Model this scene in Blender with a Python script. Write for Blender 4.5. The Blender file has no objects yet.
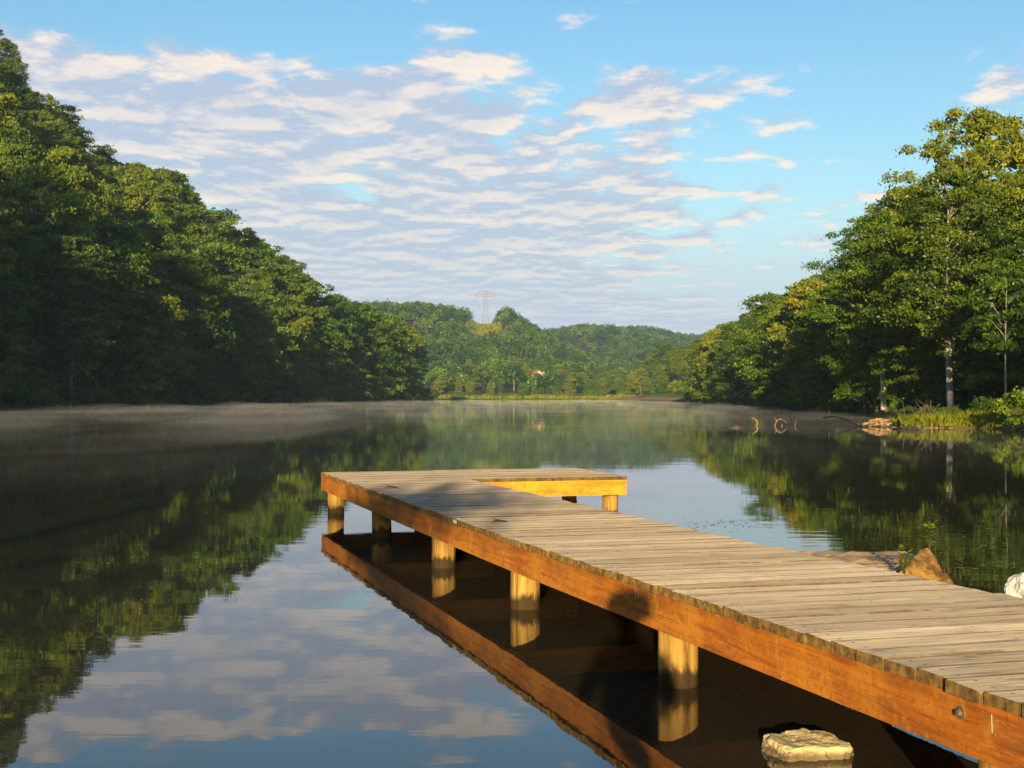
import bpy, bmesh, math, random
import numpy as np
from mathutils import Vector, Matrix, noise as mnoise

random.seed(7)
rng = np.random.default_rng(11)
sc = bpy.context.scene
COL = sc.collection
R = math.radians

# ------------------------------------------------------------------ numbers of the place
F, HOR, CX = 1400.0, 396.0, 512.0        # focal length in pixels, horizon line, image centre (1024 x 768)
CAMH = 1.405                              # eye above the water (water is z = 0)
SUN_EL, SUN_AZ = 9.0, 4.74                # degrees above horizon; sun behind and a little left
TEL, TAZ = math.tan(R(SUN_EL)), math.tan(R(SUN_AZ))

def ray(px):                              # lateral metres per metre of depth
    return (px - CX) / F
def pix(x, y):
    return CX + F * x / np.maximum(y, 0.1)

# ------------------------------------------------------------------ helpers
def link(o):
    COL.objects.link(o); return o
def tag(o, label=None, cat=None, group=None, kind=None):
    if label: o['label'] = label
    if cat: o['category'] = cat
    if group: o['group'] = group
    if kind: o['kind'] = kind
    return o
def empty(name, loc=(0, 0, 0), rz=0.0):
    o = bpy.data.objects.new(name, None); link(o)
    o.empty_display_size = 0.2
    o.location = loc; o.rotation_euler = (0, 0, rz)
    return o
def mesh_np(name, verts, faces, m=None, parent=None, smooth=False, attr=None):
    """verts (n,3); faces (k,4) or (k,3) array, or list of index tuples"""
    me = bpy.data.meshes.new(name)
    verts = np.asarray(verts, dtype=np.float32)
    if isinstance(faces, np.ndarray):
        k, c = faces.shape
        me.vertices.add(len(verts)); me.vertices.foreach_set('co', verts.ravel())
        me.loops.add(k * c); me.loops.foreach_set('vertex_index', faces.astype(np.int32).ravel())
        me.polygons.add(k)
        me.polygons.foreach_set('loop_start', (np.arange(k) * c).astype(np.int32))
        me.polygons.foreach_set('loop_total', np.full(k, c, dtype=np.int32))
        me.update(calc_edges=True)
    else:
        me.from_pydata([tuple(v) for v in verts.tolist()], [], faces)
    if attr:
        for an, vals in attr.items():      # per-vertex colour/float attributes
            vals = np.asarray(vals, dtype=np.float32)
            if vals.ndim == 1:
                a = me.attributes.new(an, 'FLOAT', 'POINT'); a.data.foreach_set('value', vals)
            else:
                a = me.attributes.new(an, 'FLOAT_COLOR', 'POINT'); a.data.foreach_set('color', vals.ravel())
    if m: me.materials.append(m)
    if smooth:
        me.polygons.foreach_set('use_smooth', np.ones(len(me.polygons), dtype=bool))
    me.validate()
    o = bpy.data.objects.new(name, me); link(o)
    if parent: o.parent = parent
    return o

class Geo:
    """collects vertices and polygon faces for ONE mesh"""
    def __init__(s): s.v, s.f, s.a = [], [], []
    def add(s, vs, fs, a=0.5):
        b = len(s.v); s.v += [tuple(p) for p in vs]; s.a += [a] * len(vs)
        s.f += [tuple(i + b for i in f) for f in fs]
    def box(s, x0, x1, y0, y1, z0, z1, a=0.5):
        s.add([(x0,y0,z0),(x1,y0,z0),(x1,y1,z0),(x0,y1,z0),(x0,y0,z1),(x1,y0,z1),(x1,y1,z1),(x0,y1,z1)],
              [(0,3,2,1),(4,5,6,7),(0,1,5,4),(1,2,6,5),(2,3,7,6),(3,0,4,7)], a)
    def tube(s, pts, rads, n=6, a=0.5, cap=True):
        pts = [Vector(p) for p in pts]; vs = []; fs = []
        for i, p in enumerate(pts):
            d = (pts[min(i+1, len(pts)-1)] - pts[max(i-1, 0)]).normalized()
            u = d.cross(Vector((0.31, 0.87, 0.11)))
            if u.length < 1e-3: u = d.cross(Vector((1, 0, 0)))
            u.normalize(); w = d.cross(u)
            for k in range(n):
                t = 2 * math.pi * k / n
                vs.append(p + (u * math.cos(t) + w * math.sin(t)) * rads[i])
        for i in range(len(pts) - 1):
            for k in range(n):
                fs.append((i*n + k, i*n + (k+1) % n, (i+1)*n + (k+1) % n, (i+1)*n + k))
        if cap:
            fs.append(tuple(range(n))[::-1]); fs.append(tuple((len(pts)-1)*n + k for k in range(n)))
        s.add(vs, fs, a)
    def build(s, name, m, parent=None, smooth=False):
        return mesh_np(name, np.array(s.v), s.f, m, parent, smooth, {'rnd': np.array(s.a)})

# ------------------------------------------------------------------ materials
class NT:
    def __init__(s, name, world=None):
        if world is None:
            s.m = bpy.data.materials.new(name); s.m.use_nodes = True; s.t = s.m.node_tree
        else:
            s.m = world; s.t = world.node_tree
        s.t.nodes.clear()
    def n(s, typ, **kw):
        nd = s.t.nodes.new(typ)
        for k, v in kw.items():
            if k in ('inp',):
                for kk, vv in v.items():
                    if isinstance(vv, bpy.types.NodeSocket): s.t.links.new(vv, nd.inputs[kk])
                    else: nd.inputs[kk].default_value = vv
            else: setattr(nd, k, v)
        return nd
    def l(s, a, b): s.t.links.new(a, b)
    def math(s, op, a, b=0.0, c=None, clamp=False):
        nd = s.n('ShaderNodeMath', operation=op, use_clamp=clamp)
        for i, v in enumerate((a, b) if c is None else (a, b, c)):
            if isinstance(v, bpy.types.NodeSocket): s.l(v, nd.inputs[i])
            else: nd.inputs[i].default_value = v
        return nd.outputs[0]
    def vmath(s, op, a, b=(0, 0, 0)):
        nd = s.n('ShaderNodeVectorMath', operation=op)
        for i, v in enumerate((a, b)):
            if isinstance(v, bpy.types.NodeSocket): s.l(v, nd.inputs[i])
            else: nd.inputs[i].default_value = v
        return nd.outputs[0]
    def mix(s, fac, a, b, mode='MIX'):
        nd = s.n('ShaderNodeMix', data_type='RGBA', blend_type=mode)
        for i, v in ((0, fac), (6, a), (7, b)):
            if isinstance(v, bpy.types.NodeSocket): s.l(v, nd.inputs[i])
            else: nd.inputs[i].default_value = (*v, 1) if isinstance(v, tuple) and len(v) == 3 else v
        return nd.outputs[2]
    def noise(s, vec, scale, detail=4.0, rough=0.55, dist=0.0):
        nd = s.n('ShaderNodeTexNoise', inp={'Scale': scale, 'Detail': detail, 'Roughness': rough, 'Distortion': dist})
        if vec is not None: s.l(vec, nd.inputs['Vector'])
        return nd.outputs['Fac']
    def ramp(s, fac, lo, hi, smooth=True):
        nd = s.n('ShaderNodeMapRange', interpolation_type='SMOOTHSTEP' if smooth else 'LINEAR', clamp=True)
        for k, v in (('Value', fac), ('From Min', lo), ('From Max', hi)):
            if isinstance(v, bpy.types.NodeSocket): s.l(v, nd.inputs[k])
            else: nd.inputs[k].default_value = v
        return nd.outputs['Result']
    def scale(s, vec, sx, sy, sz):
        return s.vmath('MULTIPLY', vec, (sx, sy, sz))
    def obj(s): return s.n('ShaderNodeTexCoord').outputs['Object']
    def attr(s, name): 
        return s.n('ShaderNodeAttribute', attribute_name=name)
    def out(s, sh, sock='Surface'):
        o = s.n('ShaderNodeOutputMaterial'); s.l(sh, o.inputs[sock]); return s.m
    def principled(s, col, rough=0.8, bump=None, bstr=0.5, bdist=0.01, spec=0.3):
        p = s.n('ShaderNodeBsdfPrincipled')
        for k, v in (('Base Color', col), ('Roughness', rough)):
            if isinstance(v, bpy.types.NodeSocket): s.l(v, p.inputs[k])
            else: p.inputs[k].default_value = (*v, 1) if isinstance(v, tuple) else v
        p.inputs['Specular IOR Level'].default_value = spec
        if bump is not None:
            b = s.n('ShaderNodeBump', inp={'Strength': bstr, 'Distance': bdist}); s.l(bump, b.inputs['Height'])
            s.l(b.outputs[0], p.inputs['Normal'])
        return p

def leaf_mat(name, c1, c2, c3, trans=0.35, vary=1.0, aw=0.55):
    t = NT(name)
    r = t.n('ShaderNodeObjectInfo').outputs['Random']
    o = t.obj()
    a = t.attr('rnd').outputs['Fac']
    n1 = t.noise(o, 0.35, 2)
    k = t.math('ADD', t.math('MULTIPLY', r, 0.55 * vary), t.math('ADD', t.math('MULTIPLY', a, aw), t.math('MULTIPLY', t.math('SUBTRACT', n1, 0.5), 0.6)))
    c = t.mix(t.ramp(k, 0.1, 0.55), c1, c2)
    c = t.mix(t.ramp(k, 0.55, 1.05), c, c3)
    d = t.n('ShaderNodeBsdfDiffuse'); t.l(c, d.inputs['Color'])
    tr = t.n('ShaderNodeBsdfTranslucent'); t.l(t.mix(0.5, c, (0.10, 0.13, 0.012)), tr.inputs['Color'])
    g = t.n('ShaderNodeBsdfGlossy', inp={'Roughness': 0.45, 'Color': (0.6, 0.6, 0.5, 1)})
    m1 = t.n('ShaderNodeMixShader', inp={0: trans}); t.l(d.outputs[0], m1.inputs[1]); t.l(tr.outputs[0], m1.inputs[2])
    m2 = t.n('ShaderNodeMixShader', inp={0: 0.035}); t.l(m1.outputs[0], m2.inputs[1]); t.l(g.outputs[0], m2.inputs[2])
    return t.out(m2.outputs[0])

M = {}
M['leaf_green'] = leaf_mat('leaf_green', (0.022, 0.062, 0.006), (0.078, 0.155, 0.008), (0.190, 0.255, 0.011))
M['leaf_olive'] = leaf_mat('leaf_olive', (0.034, 0.070, 0.006), (0.125, 0.180, 0.008), (0.250, 0.270, 0.012))
M['leaf_yellow'] = leaf_mat('leaf_yellow', (0.120, 0.170, 0.010), (0.200, 0.230, 0.012), (0.270, 0.255, 0.015))
M['needle_dark'] = leaf_mat('needle_dark', (0.022, 0.046, 0.012), (0.042, 0.078, 0.014), (0.075, 0.115, 0.016), 0.2)
M['leaf_far'] = leaf_mat('leaf_far', (0.018, 0.058, 0.010), (0.062, 0.135, 0.013), (0.150, 0.215, 0.018), 0.3, 0.0, 0.95)

def bark_mat(name, c1, c2, sc_=6):
    t = NT(name); o = t.obj()
    v = t.scale(o, 1, 1, 0.25)
    n = t.noise(v, sc_, 5, 0.6)
    p = t.principled(t.mix(t.ramp(n, 0.35, 0.68), c1, c2), 0.9, n, 0.6, 0.03)
    return t.out(p.outputs[0])
M['bark'] = bark_mat('bark', (0.055, 0.045, 0.035), (0.16, 0.135, 0.11))
M['bark_pale'] = bark_mat('bark_pale', (0.20, 0.18, 0.15), (0.42, 0.39, 0.34), 4)
M['driftwood'] = bark_mat('driftwood', (0.13, 0.08, 0.035), (0.32, 0.21, 0.10), 9)
M['driftwood_dark'] = bark_mat('driftwood_dark', (0.035, 0.028, 0.02), (0.09, 0.07, 0.05), 9)

# weathered deck boards: grain along the board (local X)
t = NT('weathered_board'); o = t.obj(); rn = t.attr('rnd').outputs['Fac']
off = t.n('ShaderNodeCombineXYZ'); t.l(t.math('MULTIPLY', rn, 37.0), off.inputs[0]); t.l(t.math('MULTIPLY', rn, 3.0), off.inputs[1])
ov = t.vmath('ADD', o, off.outputs[0])
g1 = t.noise(t.scale(ov, 2.4, 60, 30), 1.0, 6, 0.68, 0.7)
g2 = t.noise(t.scale(ov, 0.9, 14, 8), 1.0, 4, 0.6, 0.8)
bl = t.noise(o, 1.3, 4, 0.6)
c = t.mix(t.ramp(g1, 0.28, 0.72), (0.16, 0.125, 0.083), (0.41, 0.342, 0.24))
c = t.mix(t.math('MULTIPLY', t.ramp(bl, 0.42, 0.72), 0.55), c, (0.27, 0.235, 0.18))
c = t.mix(t.math('MULTIPLY', t.ramp(g2, 0.52, 0.70), 0.40), c, (0.44, 0.33, 0.19))
crack = t.ramp(t.noise(t.scale(ov, 1.1, 60, 20), 1.0, 3, 0.55), 0.635, 0.70)
spots = t.ramp(t.noise(t.scale(ov, 9, 26, 9), 1.0, 3, 0.6), 0.66, 0.74)
c = t.mix(t.math('MULTIPLY', spots, 0.6), c, (0.11, 0.075, 0.04))
c = t.mix(t.math('MULTIPLY', crack, 0.75), c, (0.06, 0.045, 0.03))
sxyz = t.n('ShaderNodeSeparateXYZ'); t.l(o, sxyz.inputs[0])
fr = t.math('FRACT', t.math('DIVIDE', t.math('MULTIPLY', sxyz.outputs[1], -1.0), 0.1845))
edge = t.math('MAXIMUM', t.ramp(fr, 0.13, 0.0), t.ramp(fr, 0.83, 0.97))
en = t.noise(t.scale(ov, 4.5, 3, 3), 1.0, 5, 0.7)
c = t.mix(t.math('MULTIPLY', t.math('MULTIPLY', edge, t.ramp(en, 0.30, 0.52)), 0.9), c, (0.075, 0.055, 0.035))
dash = t.ramp(t.noise(t.scale(ov, 4, 15, 9), 1.0, 5, 0.7), 0.56, 0.66)
c = t.mix(t.math('MULTIPLY', dash, 0.62), c, (0.12, 0.085, 0.05))
pal = t.ramp(t.noise(t.scale(ov, 3, 11, 9), 1.0, 4, 0.65), 0.56, 0.70)
c = t.mix(t.math('MULTIPLY', pal, 0.5), c, (0.44, 0.385, 0.29))
fy = t.math('MULTIPLY', t.math('SUBTRACT', t.math('ABSOLUTE', t.math('SUBTRACT', fr, 0.5)), 0.24), 0.1845)
fx_ = t.math('SUBTRACT', t.math('ABSOLUTE', t.math('SUBTRACT', t.math('ABSOLUTE', t.math('SUBTRACT', sxyz.outputs[0], 0.68)), 0.31)), 0.31)
nd_ = t.math('SQRT', t.math('ADD', t.math('MULTIPLY', fy, fy), t.math('MULTIPLY', fx_, fx_)))
c = t.mix(t.math('MULTIPLY', t.ramp(nd_, 0.009, 0.004), 0.85), c, (0.05, 0.035, 0.025))
tone = t.math('MULTIPLY_ADD', rn, 0.55, 0.80)
tc = t.n('ShaderNodeCombineColor'); [t.l(tone, tc.inputs[i]) for i in range(3)]
c = t.mix(1.0, c, tc.outputs[0], 'MULTIPLY')
# moss and dirt on the sawn ends and edges (faces that do not look up)
nz = t.n('ShaderNodeSeparateXYZ'); t.l(t.n('ShaderNodeNewGeometry').outputs['True Normal'], nz.inputs[0])
side = t.ramp(nz.outputs[2], 0.85, 0.5)
moss = t.noise(o, 22.0, 5, 0.7)
mc = t.mix(t.ramp(moss, 0.36, 0.68), (0.065, 0.038, 0.014), (0.205, 0.125, 0.030))
c = t.mix(side, c, mc)
hgt = t.math('ADD', t.math('MULTIPLY', g1, 0.6), t.math('SUBTRACT', t.math('MULTIPLY', g2, 0.5), t.math('MULTIPLY', crack, 0.6)))
p = t.principled(c, 0.85, hgt, 0.5, 0.006, 0.25)
p.inputs['Diffuse Roughness'].default_value = 0.6
M['board'] = t.out(p.outputs[0])

def beam_mat(name, axis, c_dk, c_md, c_lt):
    t = NT(name); o = t.obj()
    s = (1.2, 26, 26) if axis == 'X' else (26, 1.2, 26)
    g = t.noise(t.scale(o, *s), 1.0, 5, 0.6, 0.7)
    dr = t.noise(t.scale(o, 11, 11, 4.5) , 1.0, 5, 0.7, 0.8)            # vertical drip stains
    bl = t.noise(o, 2.2, 4, 0.6)
    fl = t.noise(o, 30.0, 4, 0.7)
    c = t.mix(t.ramp(g, 0.30, 0.70), c_dk, c_md)
    c = t.mix(t.math('MULTIPLY', t.ramp(bl, 0.40, 0.68), 0.7), c, c_lt)
    c = t.mix(t.math('MULTIPLY', t.ramp(dr, 0.57, 0.76), 0.5), c, (0.66, 0.36, 0.07))
    c = t.mix(t.math('MULTIPLY', t.ramp(fl, 0.52, 0.64), 0.5), c, (0.20, 0.065, 0.008))
    sp_ = t.noise(t.scale(o, 40, 22, 60) if axis == 'X' else t.scale(o, 40, 22, 60), 1.0, 4, 0.7)
    c = t.mix(t.math('MULTIPLY', t.ramp(sp_, 0.54, 0.68), 0.40), c, (0.68, 0.36, 0.05))
    sc2 = t.noise(t.scale(o, 3, 3, 7), 1.0, 5, 0.7, 1.0)
    c = t.mix(t.math('MULTIPLY', t.ramp(sc2, 0.53, 0.66), 0.6), c, (0.24, 0.085, 0.02))
    # knots: pale rings round a dark heart, here and there
    vo = t.n('ShaderNodeTexVoronoi', inp={'Scale': 6.2, 'Randomness': 0.9})
    wv = t.vmath('ADD', o, t.vmath('MULTIPLY', t.n('ShaderNodeTexNoise', inp={'Scale': 25.0}).outputs['Color'], (0.025, 0.025, 0.025)))
    t.l(wv, vo.inputs['Vector'])
    d = vo.outputs['Distance']; pick = t.n('ShaderNodeSeparateColor'); t.l(vo.outputs['Color'], pick.inputs[0])
    yes = t.math('GREATER_THAN', pick.outputs[0], 0.80)
    ringm = t.math('MULTIPLY', t.math('MULTIPLY', t.ramp(d, 0.23, 0.19), t.ramp(d, 0.12, 0.17)), yes)
    c = t.mix(t.math('MULTIPLY', ringm, 0.75), c, (0.72, 0.45, 0.13))
    c = t.mix(t.math('MULTIPLY', t.math('MULTIPLY', t.ramp(d, 0.12, 0.05), yes), 0.5), c, (0.22, 0.08, 0.015))
    gr = t.noise(t.scale(o, 2.0, 75, 75) if axis == 'X' else t.scale(o, 75, 2.0, 75), 1.0, 3, 0.6, 0.5)
    c = t.mix(t.math('MULTIPLY', t.ramp(gr, 0.58, 0.66), 0.45), c, (0.16, 0.05, 0.008))
    p = t.principled(c, 0.75, t.math('ADD', g, t.math('MULTIPLY', fl, 0.5)), 0.35, 0.004, 0.3)
    return t.out(p.outputs[0])
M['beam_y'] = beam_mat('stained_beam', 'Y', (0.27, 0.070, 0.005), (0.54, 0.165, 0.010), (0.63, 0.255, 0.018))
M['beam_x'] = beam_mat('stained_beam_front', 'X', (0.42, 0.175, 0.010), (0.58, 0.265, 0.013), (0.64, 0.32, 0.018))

t = NT('post_wood'); o = t.obj()
wz = t.n('ShaderNodeSeparateXYZ'); t.l(t.n('ShaderNodeNewGeometry').outputs['Position'], wz.inputs[0])
g = t.noise(t.scale(o, 16, 16, 1.5), 1.0, 5, 0.6, 0.5)
c = t.mix(t.ramp(g, 0.3, 0.7), (0.15, 0.08, 0.02), (0.46, 0.28, 0.065))
wet = t.ramp(t.math('ADD', wz.outputs[2], t.math('MULTIPLY', t.noise(t.scale(o, 1, 1, 0.35), 14, 5, 0.7), -0.22)), 0.01, -0.05)
ck = t.ramp(t.noise(t.scale(o, 34, 34, 1.6), 1.0, 4, 0.6, 0.4), 0.57, 0.66)
c = t.mix(t.math('MULTIPLY', ck, 0.7), c, (0.07, 0.04, 0.012))
c = t.mix(t.math('MULTIPLY', wet, 0.93), c, (0.022, 0.016, 0.009))
p = t.principled(c, 0.8, g, 0.5, 0.01, 0.1)
M['post'] = t.out(p.outputs[0])

def rock_mat(name, c1, c2, c3, s=3.0):
    t = NT(name); o = t.obj()
    n = t.noise(o, s, 6, 0.65); n2 = t.noise(o, s * 5, 5, 0.7)
    c = t.mix(t.ramp(n, 0.35, 0.65), c1, c2)
    c = t.mix(t.math('MULTIPLY', t.ramp(n2, 0.56, 0.72), 0.7), c, c3)
    ps = t.n('ShaderNodeSeparateXYZ'); t.l(t.n('ShaderNodeNewGeometry').outputs['Position'], ps.inputs[0])
    wet = t.ramp(ps.outputs[2], 0.045, 0.012)
    c = t.mix(t.math('MULTIPLY', wet, 0.8), c, (0.06, 0.035, 0.014))
    p = t.principled(c, 0.85, t.math('ADD', n, t.math('MULTIPLY', n2, 0.6)), 0.7, 0.03, 0.3)
    return t.out(p.outputs[0])
M['rock_cream'] = rock_mat('rock_cream', (0.48, 0.38, 0.18), (0.70, 0.58, 0.30), (0.34, 0.24, 0.09), 6)
M['rock_white'] = rock_mat('rock_white', (0.60, 0.56, 0.47), (0.78, 0.75, 0.66), (0.42, 0.38, 0.30), 6)
M['rock_rust'] = rock_mat('rock_rust', (0.10, 0.05, 0.012), (0.34, 0.185, 0.045), (0.55, 0.38, 0.15), 11)
M['rock_brown'] = rock_mat('rock_brown', (0.17, 0.10, 0.045), (0.48, 0.32, 0.16), (0.80, 0.68, 0.46), 2.8)
M['rock_tan'] = rock_mat('rock_tan', (0.22, 0.12, 0.045), (0.42, 0.26, 0.10), (0.16, 0.10, 0.05), 4)

def plain(name, col, rough=0.7, metal=0.0):
    t = NT(name); o = t.obj(); n = t.noise(o, 12, 4)
    c = t.mix(n, tuple(v * 0.75 for v in col), tuple(min(1, v * 1.2) for v in col))
    p = t.principled(c, rough, n, 0.15, 0.01); p.inputs['Metallic'].default_value = metal
    return t.out(p.outputs[0])
M['steel'] = plain('galvanised_steel', (0.30, 0.27, 0.27), 0.6, 0.0)
M['bolt'] = plain('rusty_bolt', (0.20, 0.14, 0.09), 0.6, 0.4)
M['chip'] = plain('pale_splinter', (0.75, 0.66, 0.45), 0.8)
M['twig'] = plain('twig', (0.07, 0.05, 0.035), 0.9)
M['house_wall'] = plain('house_wall', (0.50, 0.36, 0.25), 0.8)
M['house_wall_white'] = plain('house_wall_white', (0.58, 0.52, 0.43), 0.8)
M['house_roof'] = plain('house_roof', (0.42, 0.17, 0.09), 0.8)
M['window'] = plain('dark_window', (0.04, 0.045, 0.05), 0.2)
M['pole'] = plain('pale_pole', (0.34, 0.30, 0.25), 0.8)
M['cloth_blue'] = plain('jacket', (0.05, 0.07, 0.12), 0.9)
M['skin'] = plain('skin', (0.45, 0.28, 0.2), 0.6)
M['hair'] = plain('hair', (0.03, 0.02, 0.015), 0.7)
M['trousers'] = plain('trousers', (0.06, 0.06, 0.07), 0.9)

t = NT('grass_blades'); a = t.attr('rnd').outputs['Fac']
c = t.mix(a, (0.11, 0.155, 0.012), (0.27, 0.27, 0.024))
d = t.n('ShaderNodeBsdfDiffuse'); t.l(c, d.inputs[0]); tr = t.n('ShaderNodeBsdfTranslucent'); t.l(c, tr.inputs[0])
mx = t.n('ShaderNodeMixShader', inp={0: 0.3}); t.l(d.outputs[0], mx.inputs[1]); t.l(tr.outputs[0], mx.inputs[2])
M['grass'] = t.out(mx.outputs[0])

t = NT('ground'); o = t.obj(); cv = t.attr('cover').outputs['Color']
n = t.noise(o, 0.8, 6, 0.65); n2 = t.noise(o, 0.07, 4, 0.6)
k = t.math('ADD', t.math('MULTIPLY', n, 0.7), t.math('MULTIPLY', n2, 0.6))
tc = t.n('ShaderNodeCombineColor'); [t.l(t.math('ADD', k, 0.35), tc.inputs[i]) for i in range(3)]
c = t.mix(1.0, cv, tc.outputs[0], 'MULTIPLY')
p = t.principled(c, 0.95, n, 0.8, 0.3, 0.1)
M['ground'] = t.out(p.outputs[0])

# ------------------------------------------------------------------ terrain
L_Y = [-60, 0, 100, 150, 205, 290, 350, 405, 428, 440, 470, 520, 700]
L_X = [-62, -62, -58, -55, -51, -44, -36, -27, -23, -26, -58, -75, -80]
R_Y = [-60, 0, 20, 40, 54, 57, 60.5, 61.5, 65.5, 67, 72, 94, 136, 200, 262, 300, 400, 530, 700]
R_X = [13, 13, 13.5, 17, 19.8, 20.6, 20.8, 17.3, 17.6, 21.2, 22.4, 25, 30.5, 35, 38.5, 40, 43, 41, 41]
def XL(y): return np.interp(y, L_Y, L_X)
def XR(y): return np.interp(y, R_Y, R_X)
FAR = 560.0
NEAR = 1.6
SKY_L = ([-400, -60, 0, 15, 40, 60, 80, 105, 125, 150, 170, 190, 210, 235, 260, 290, 320, 350, 380, 405, 425, 432, 436],
         [20, 28, 33, 70, 96, 100, 128, 160, 165, 160, 172, 182, 205, 226, 238, 258, 282, 298, 312, 322, 332, 352, 396])
SKY_R = ([600, 640, 680, 720, 760, 800, 830, 850, 870, 900, 930, 960, 1000, 1024, 1100, 1400],
         [372, 362, 345, 326, 305, 283, 262, 238, 192, 152, 120, 110, 132, 152, 140, 120])
CREST_A = ([100, 300, 370, 430, 470, 479, 495, 506, 520, 540, 560, 600, 650, 720],
           [306, 303, 306, 308, 316, 321, 321, 313, 322, 332, 345, 362, 380, 396])
CREST_B = ([100, 380, 450, 520, 560, 575, 592, 610, 640, 660, 680, 720, 800, 1000, 1500],
           [396, 380, 352, 338, 334, 330, 329, 331, 330, 333, 337, 338, 328, 310, 300])
def sm(a, b, v):
    q = np.clip((v - a) / (b - a), 0, 1); return q * q * (3 - 2 * q)
S_L = [-400, -120, -90, -70, -66, -60, -54, -46, -30, -6, 8.5, 12.5, 15.7, 16.6, 20, 30, 50, 90, 400]
S_V = [66, 63, 60, 56, 54, 22, 2, -3, -3, -3, -3, -3, -2, 11, 15, 24, 46, 70, 80]
def S_of(l): return np.interp(l, S_L, S_V)
def wob(x, y, s):
    return (np.sin(x * s + 1.3) * np.cos(y * s * 1.13 + 0.4) + 0.5 * np.sin(x * s * 2.3 - y * s * 1.9 + 2.0) + 0.3 * np.cos(x * s * 4.1 + y * s * 3.7))
def ground(x, y):
    x = np.asarray(x, float); y = np.asarray(y, float)
    px = pix(x, np.maximum(y, 20.0))
    offL = XL(y) - x; offR = x - XR(y); offF = y - FAR; offN = NEAR - y
    # left hill
    capL = np.maximum((HOR - np.interp(px, *SKY_L)) / F * np.maximum(y, 60) - 19.0, 1.2)
    slL = 0.6 + 0.82 * np.maximum(offL, 0)
    hL = np.where(offL > 0, np.maximum(np.minimum(slL, capL) * (1 - 0.8 * sm(98, 165, offL)), 0.5), -0.25 - 0.2 * np.minimum(-offL, 8))
    # right hill
    capR = np.maximum((HOR - np.interp(px, *SKY_R)) / F * np.maximum(y, 45) - 12.0, 1.0)
    rise = 0.25 + 0.12 * np.minimum(np.maximum(offR, 0), 4) + 0.52 * np.maximum(offR - 4, 0)
    low = (y > 58) & (y < 67.5) & (offR < 5)
    rise = np.where(low, 0.06 + 0.05 * np.maximum(offR, 0), rise)
    hR = np.where(offR > 0, np.maximum(np.minimum(rise, capR) * (1 - 0.8 * sm(95, 170, offR)), np.where(low, 0.05, 0.4)), -0.2 - 0.2 * np.minimum(-offR, 8))
    # far valley floor and hills
    a = np.maximum((HOR - np.interp(px, *CREST_A)) / F * 1050 - 7.0, 0)
    b = np.maximum((HOR - np.interp(px, *CREST_B)) / F * 1500 - 8.0, 0)
    spur = wob(x, y, 0.016)
    hA = a * np.where(y < 1050, sm(600, 1050, y + spur * 45), 1 - 0.5 * sm(1050, 1500, y))
    hB = b * np.where(y < 1500, sm(900, 1500, y + spur * 60), 1.0)
    hF = np.where(offF > 0, 0.35 + 0.004 * np.maximum(offF, 0) + np.maximum(hA, hB), -0.3 - 0.1 * np.minimum(-offF, 15))
    # behind the camera: shore, then the ridge whose shade lies over the banks
    zb = -y; l = x - y * TAZ
    ridge = (S_of(l) + TEL * 150 - 9.0)
    hN = np.where(offN > 0, 0.03 + 0.05 * np.minimum(np.maximum(offN, 0), 8) + np.maximum(ridge, 2) * sm(20, 150, zb) + 0.01 * np.maximum(zb - 150, 0), -0.2 - 0.12 * np.minimum(-offN, 14))
    h = np.maximum(np.maximum(hL, hR), np.maximum(hF, hN))
    land = h > 0
    return np.where(land, h + 0.10 * wob(x, y, 0.35) * np.minimum(h, 1.0), h)

xs = np.unique(np.concatenate([np.arange(-2500, -300, 100), np.arange(-300, -110, 12), np.arange(-110, -20, 3), np.arange(-20, 12, 2), np.arange(12, 30, 0.75),
                               np.arange(30, 90, 3), np.arange(90, 300, 10), np.arange(300, 2501, 100)]))
ys = np.unique(np.concatenate([np.arange(-420, -20, 12), np.arange(-20, 40, 2), np.arange(40, 80, 0.75), np.arange(80, 160, 4), np.arange(160, 480, 6),
                               np.arange(480, 620, 5), np.arange(620, 1200, 12), np.arange(1200, 1700, 20), np.arange(1700, 4001, 200)]))
GX, GY = np.meshgrid(xs, ys)
GZ = ground(GX, GY)
nx, ny = len(xs), len(ys)
idx = np.arange(nx * ny).reshape(ny, nx)
quads = np.stack([idx[:-1, :-1].ravel(), idx[:-1, 1:].ravel(), idx[1:, 1:].ravel(), idx[1:, :-1].ravel()], 1)
# ground cover: leaf litter under the woods, grass and bare earth on the far shore, the cleared knoll
cov = np.zeros((ny, nx, 4)); cov[..., 3] = 1
cov[..., :3] = (0.030, 0.032, 0.014)
farland = (GY > FAR - 2) & (GY < 612)
cov[farland, :3] = (0.15, 0.18, 0.02)
pxg = pix(GX, np.maximum(GY, 20))
green = (GY > 360) & (GY < 600) & (GX > 33) & (GX < 75)
cov[green, :3] = (0.13, 0.16, 0.02)
sand = (GY > 380) & (GY < 600) & (GX > 33) & (GX < 60) & (GZ < 0.75)
cov[sand, :3] = (0.36, 0.23, 0.13)
sand2 = (GY > 545) & (GY < 572) & (pxg > 596) & (pxg < 690)
cov[sand2, :3] = (0.42, 0.27, 0.15)
knoll = (np.abs(pxg - 484) < 17) & (GY > 930) & (GY < 1090)
cov[knoll, :3] = (0.26, 0.22, 0.035)
spit = (GX > 16) & (GX < 24) & (GY > 59) & (GY < 70)
cov[spit, :3] = (0.16, 0.12, 0.03)
near = (GY < 6) & (GY > -25)
cov[near, :3] = (0.16, 0.12, 0.075)
bed = GZ < 0
cov[bed, :3] = (0.05, 0.04, 0.02)
g = mesh_np('ground', np.stack([GX.ravel(), GY.ravel(), GZ.ravel()], 1), quads, M['ground'], smooth=True, attr={'cover': cov.reshape(-1, 4)})
tag(g, kind='structure')

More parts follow.
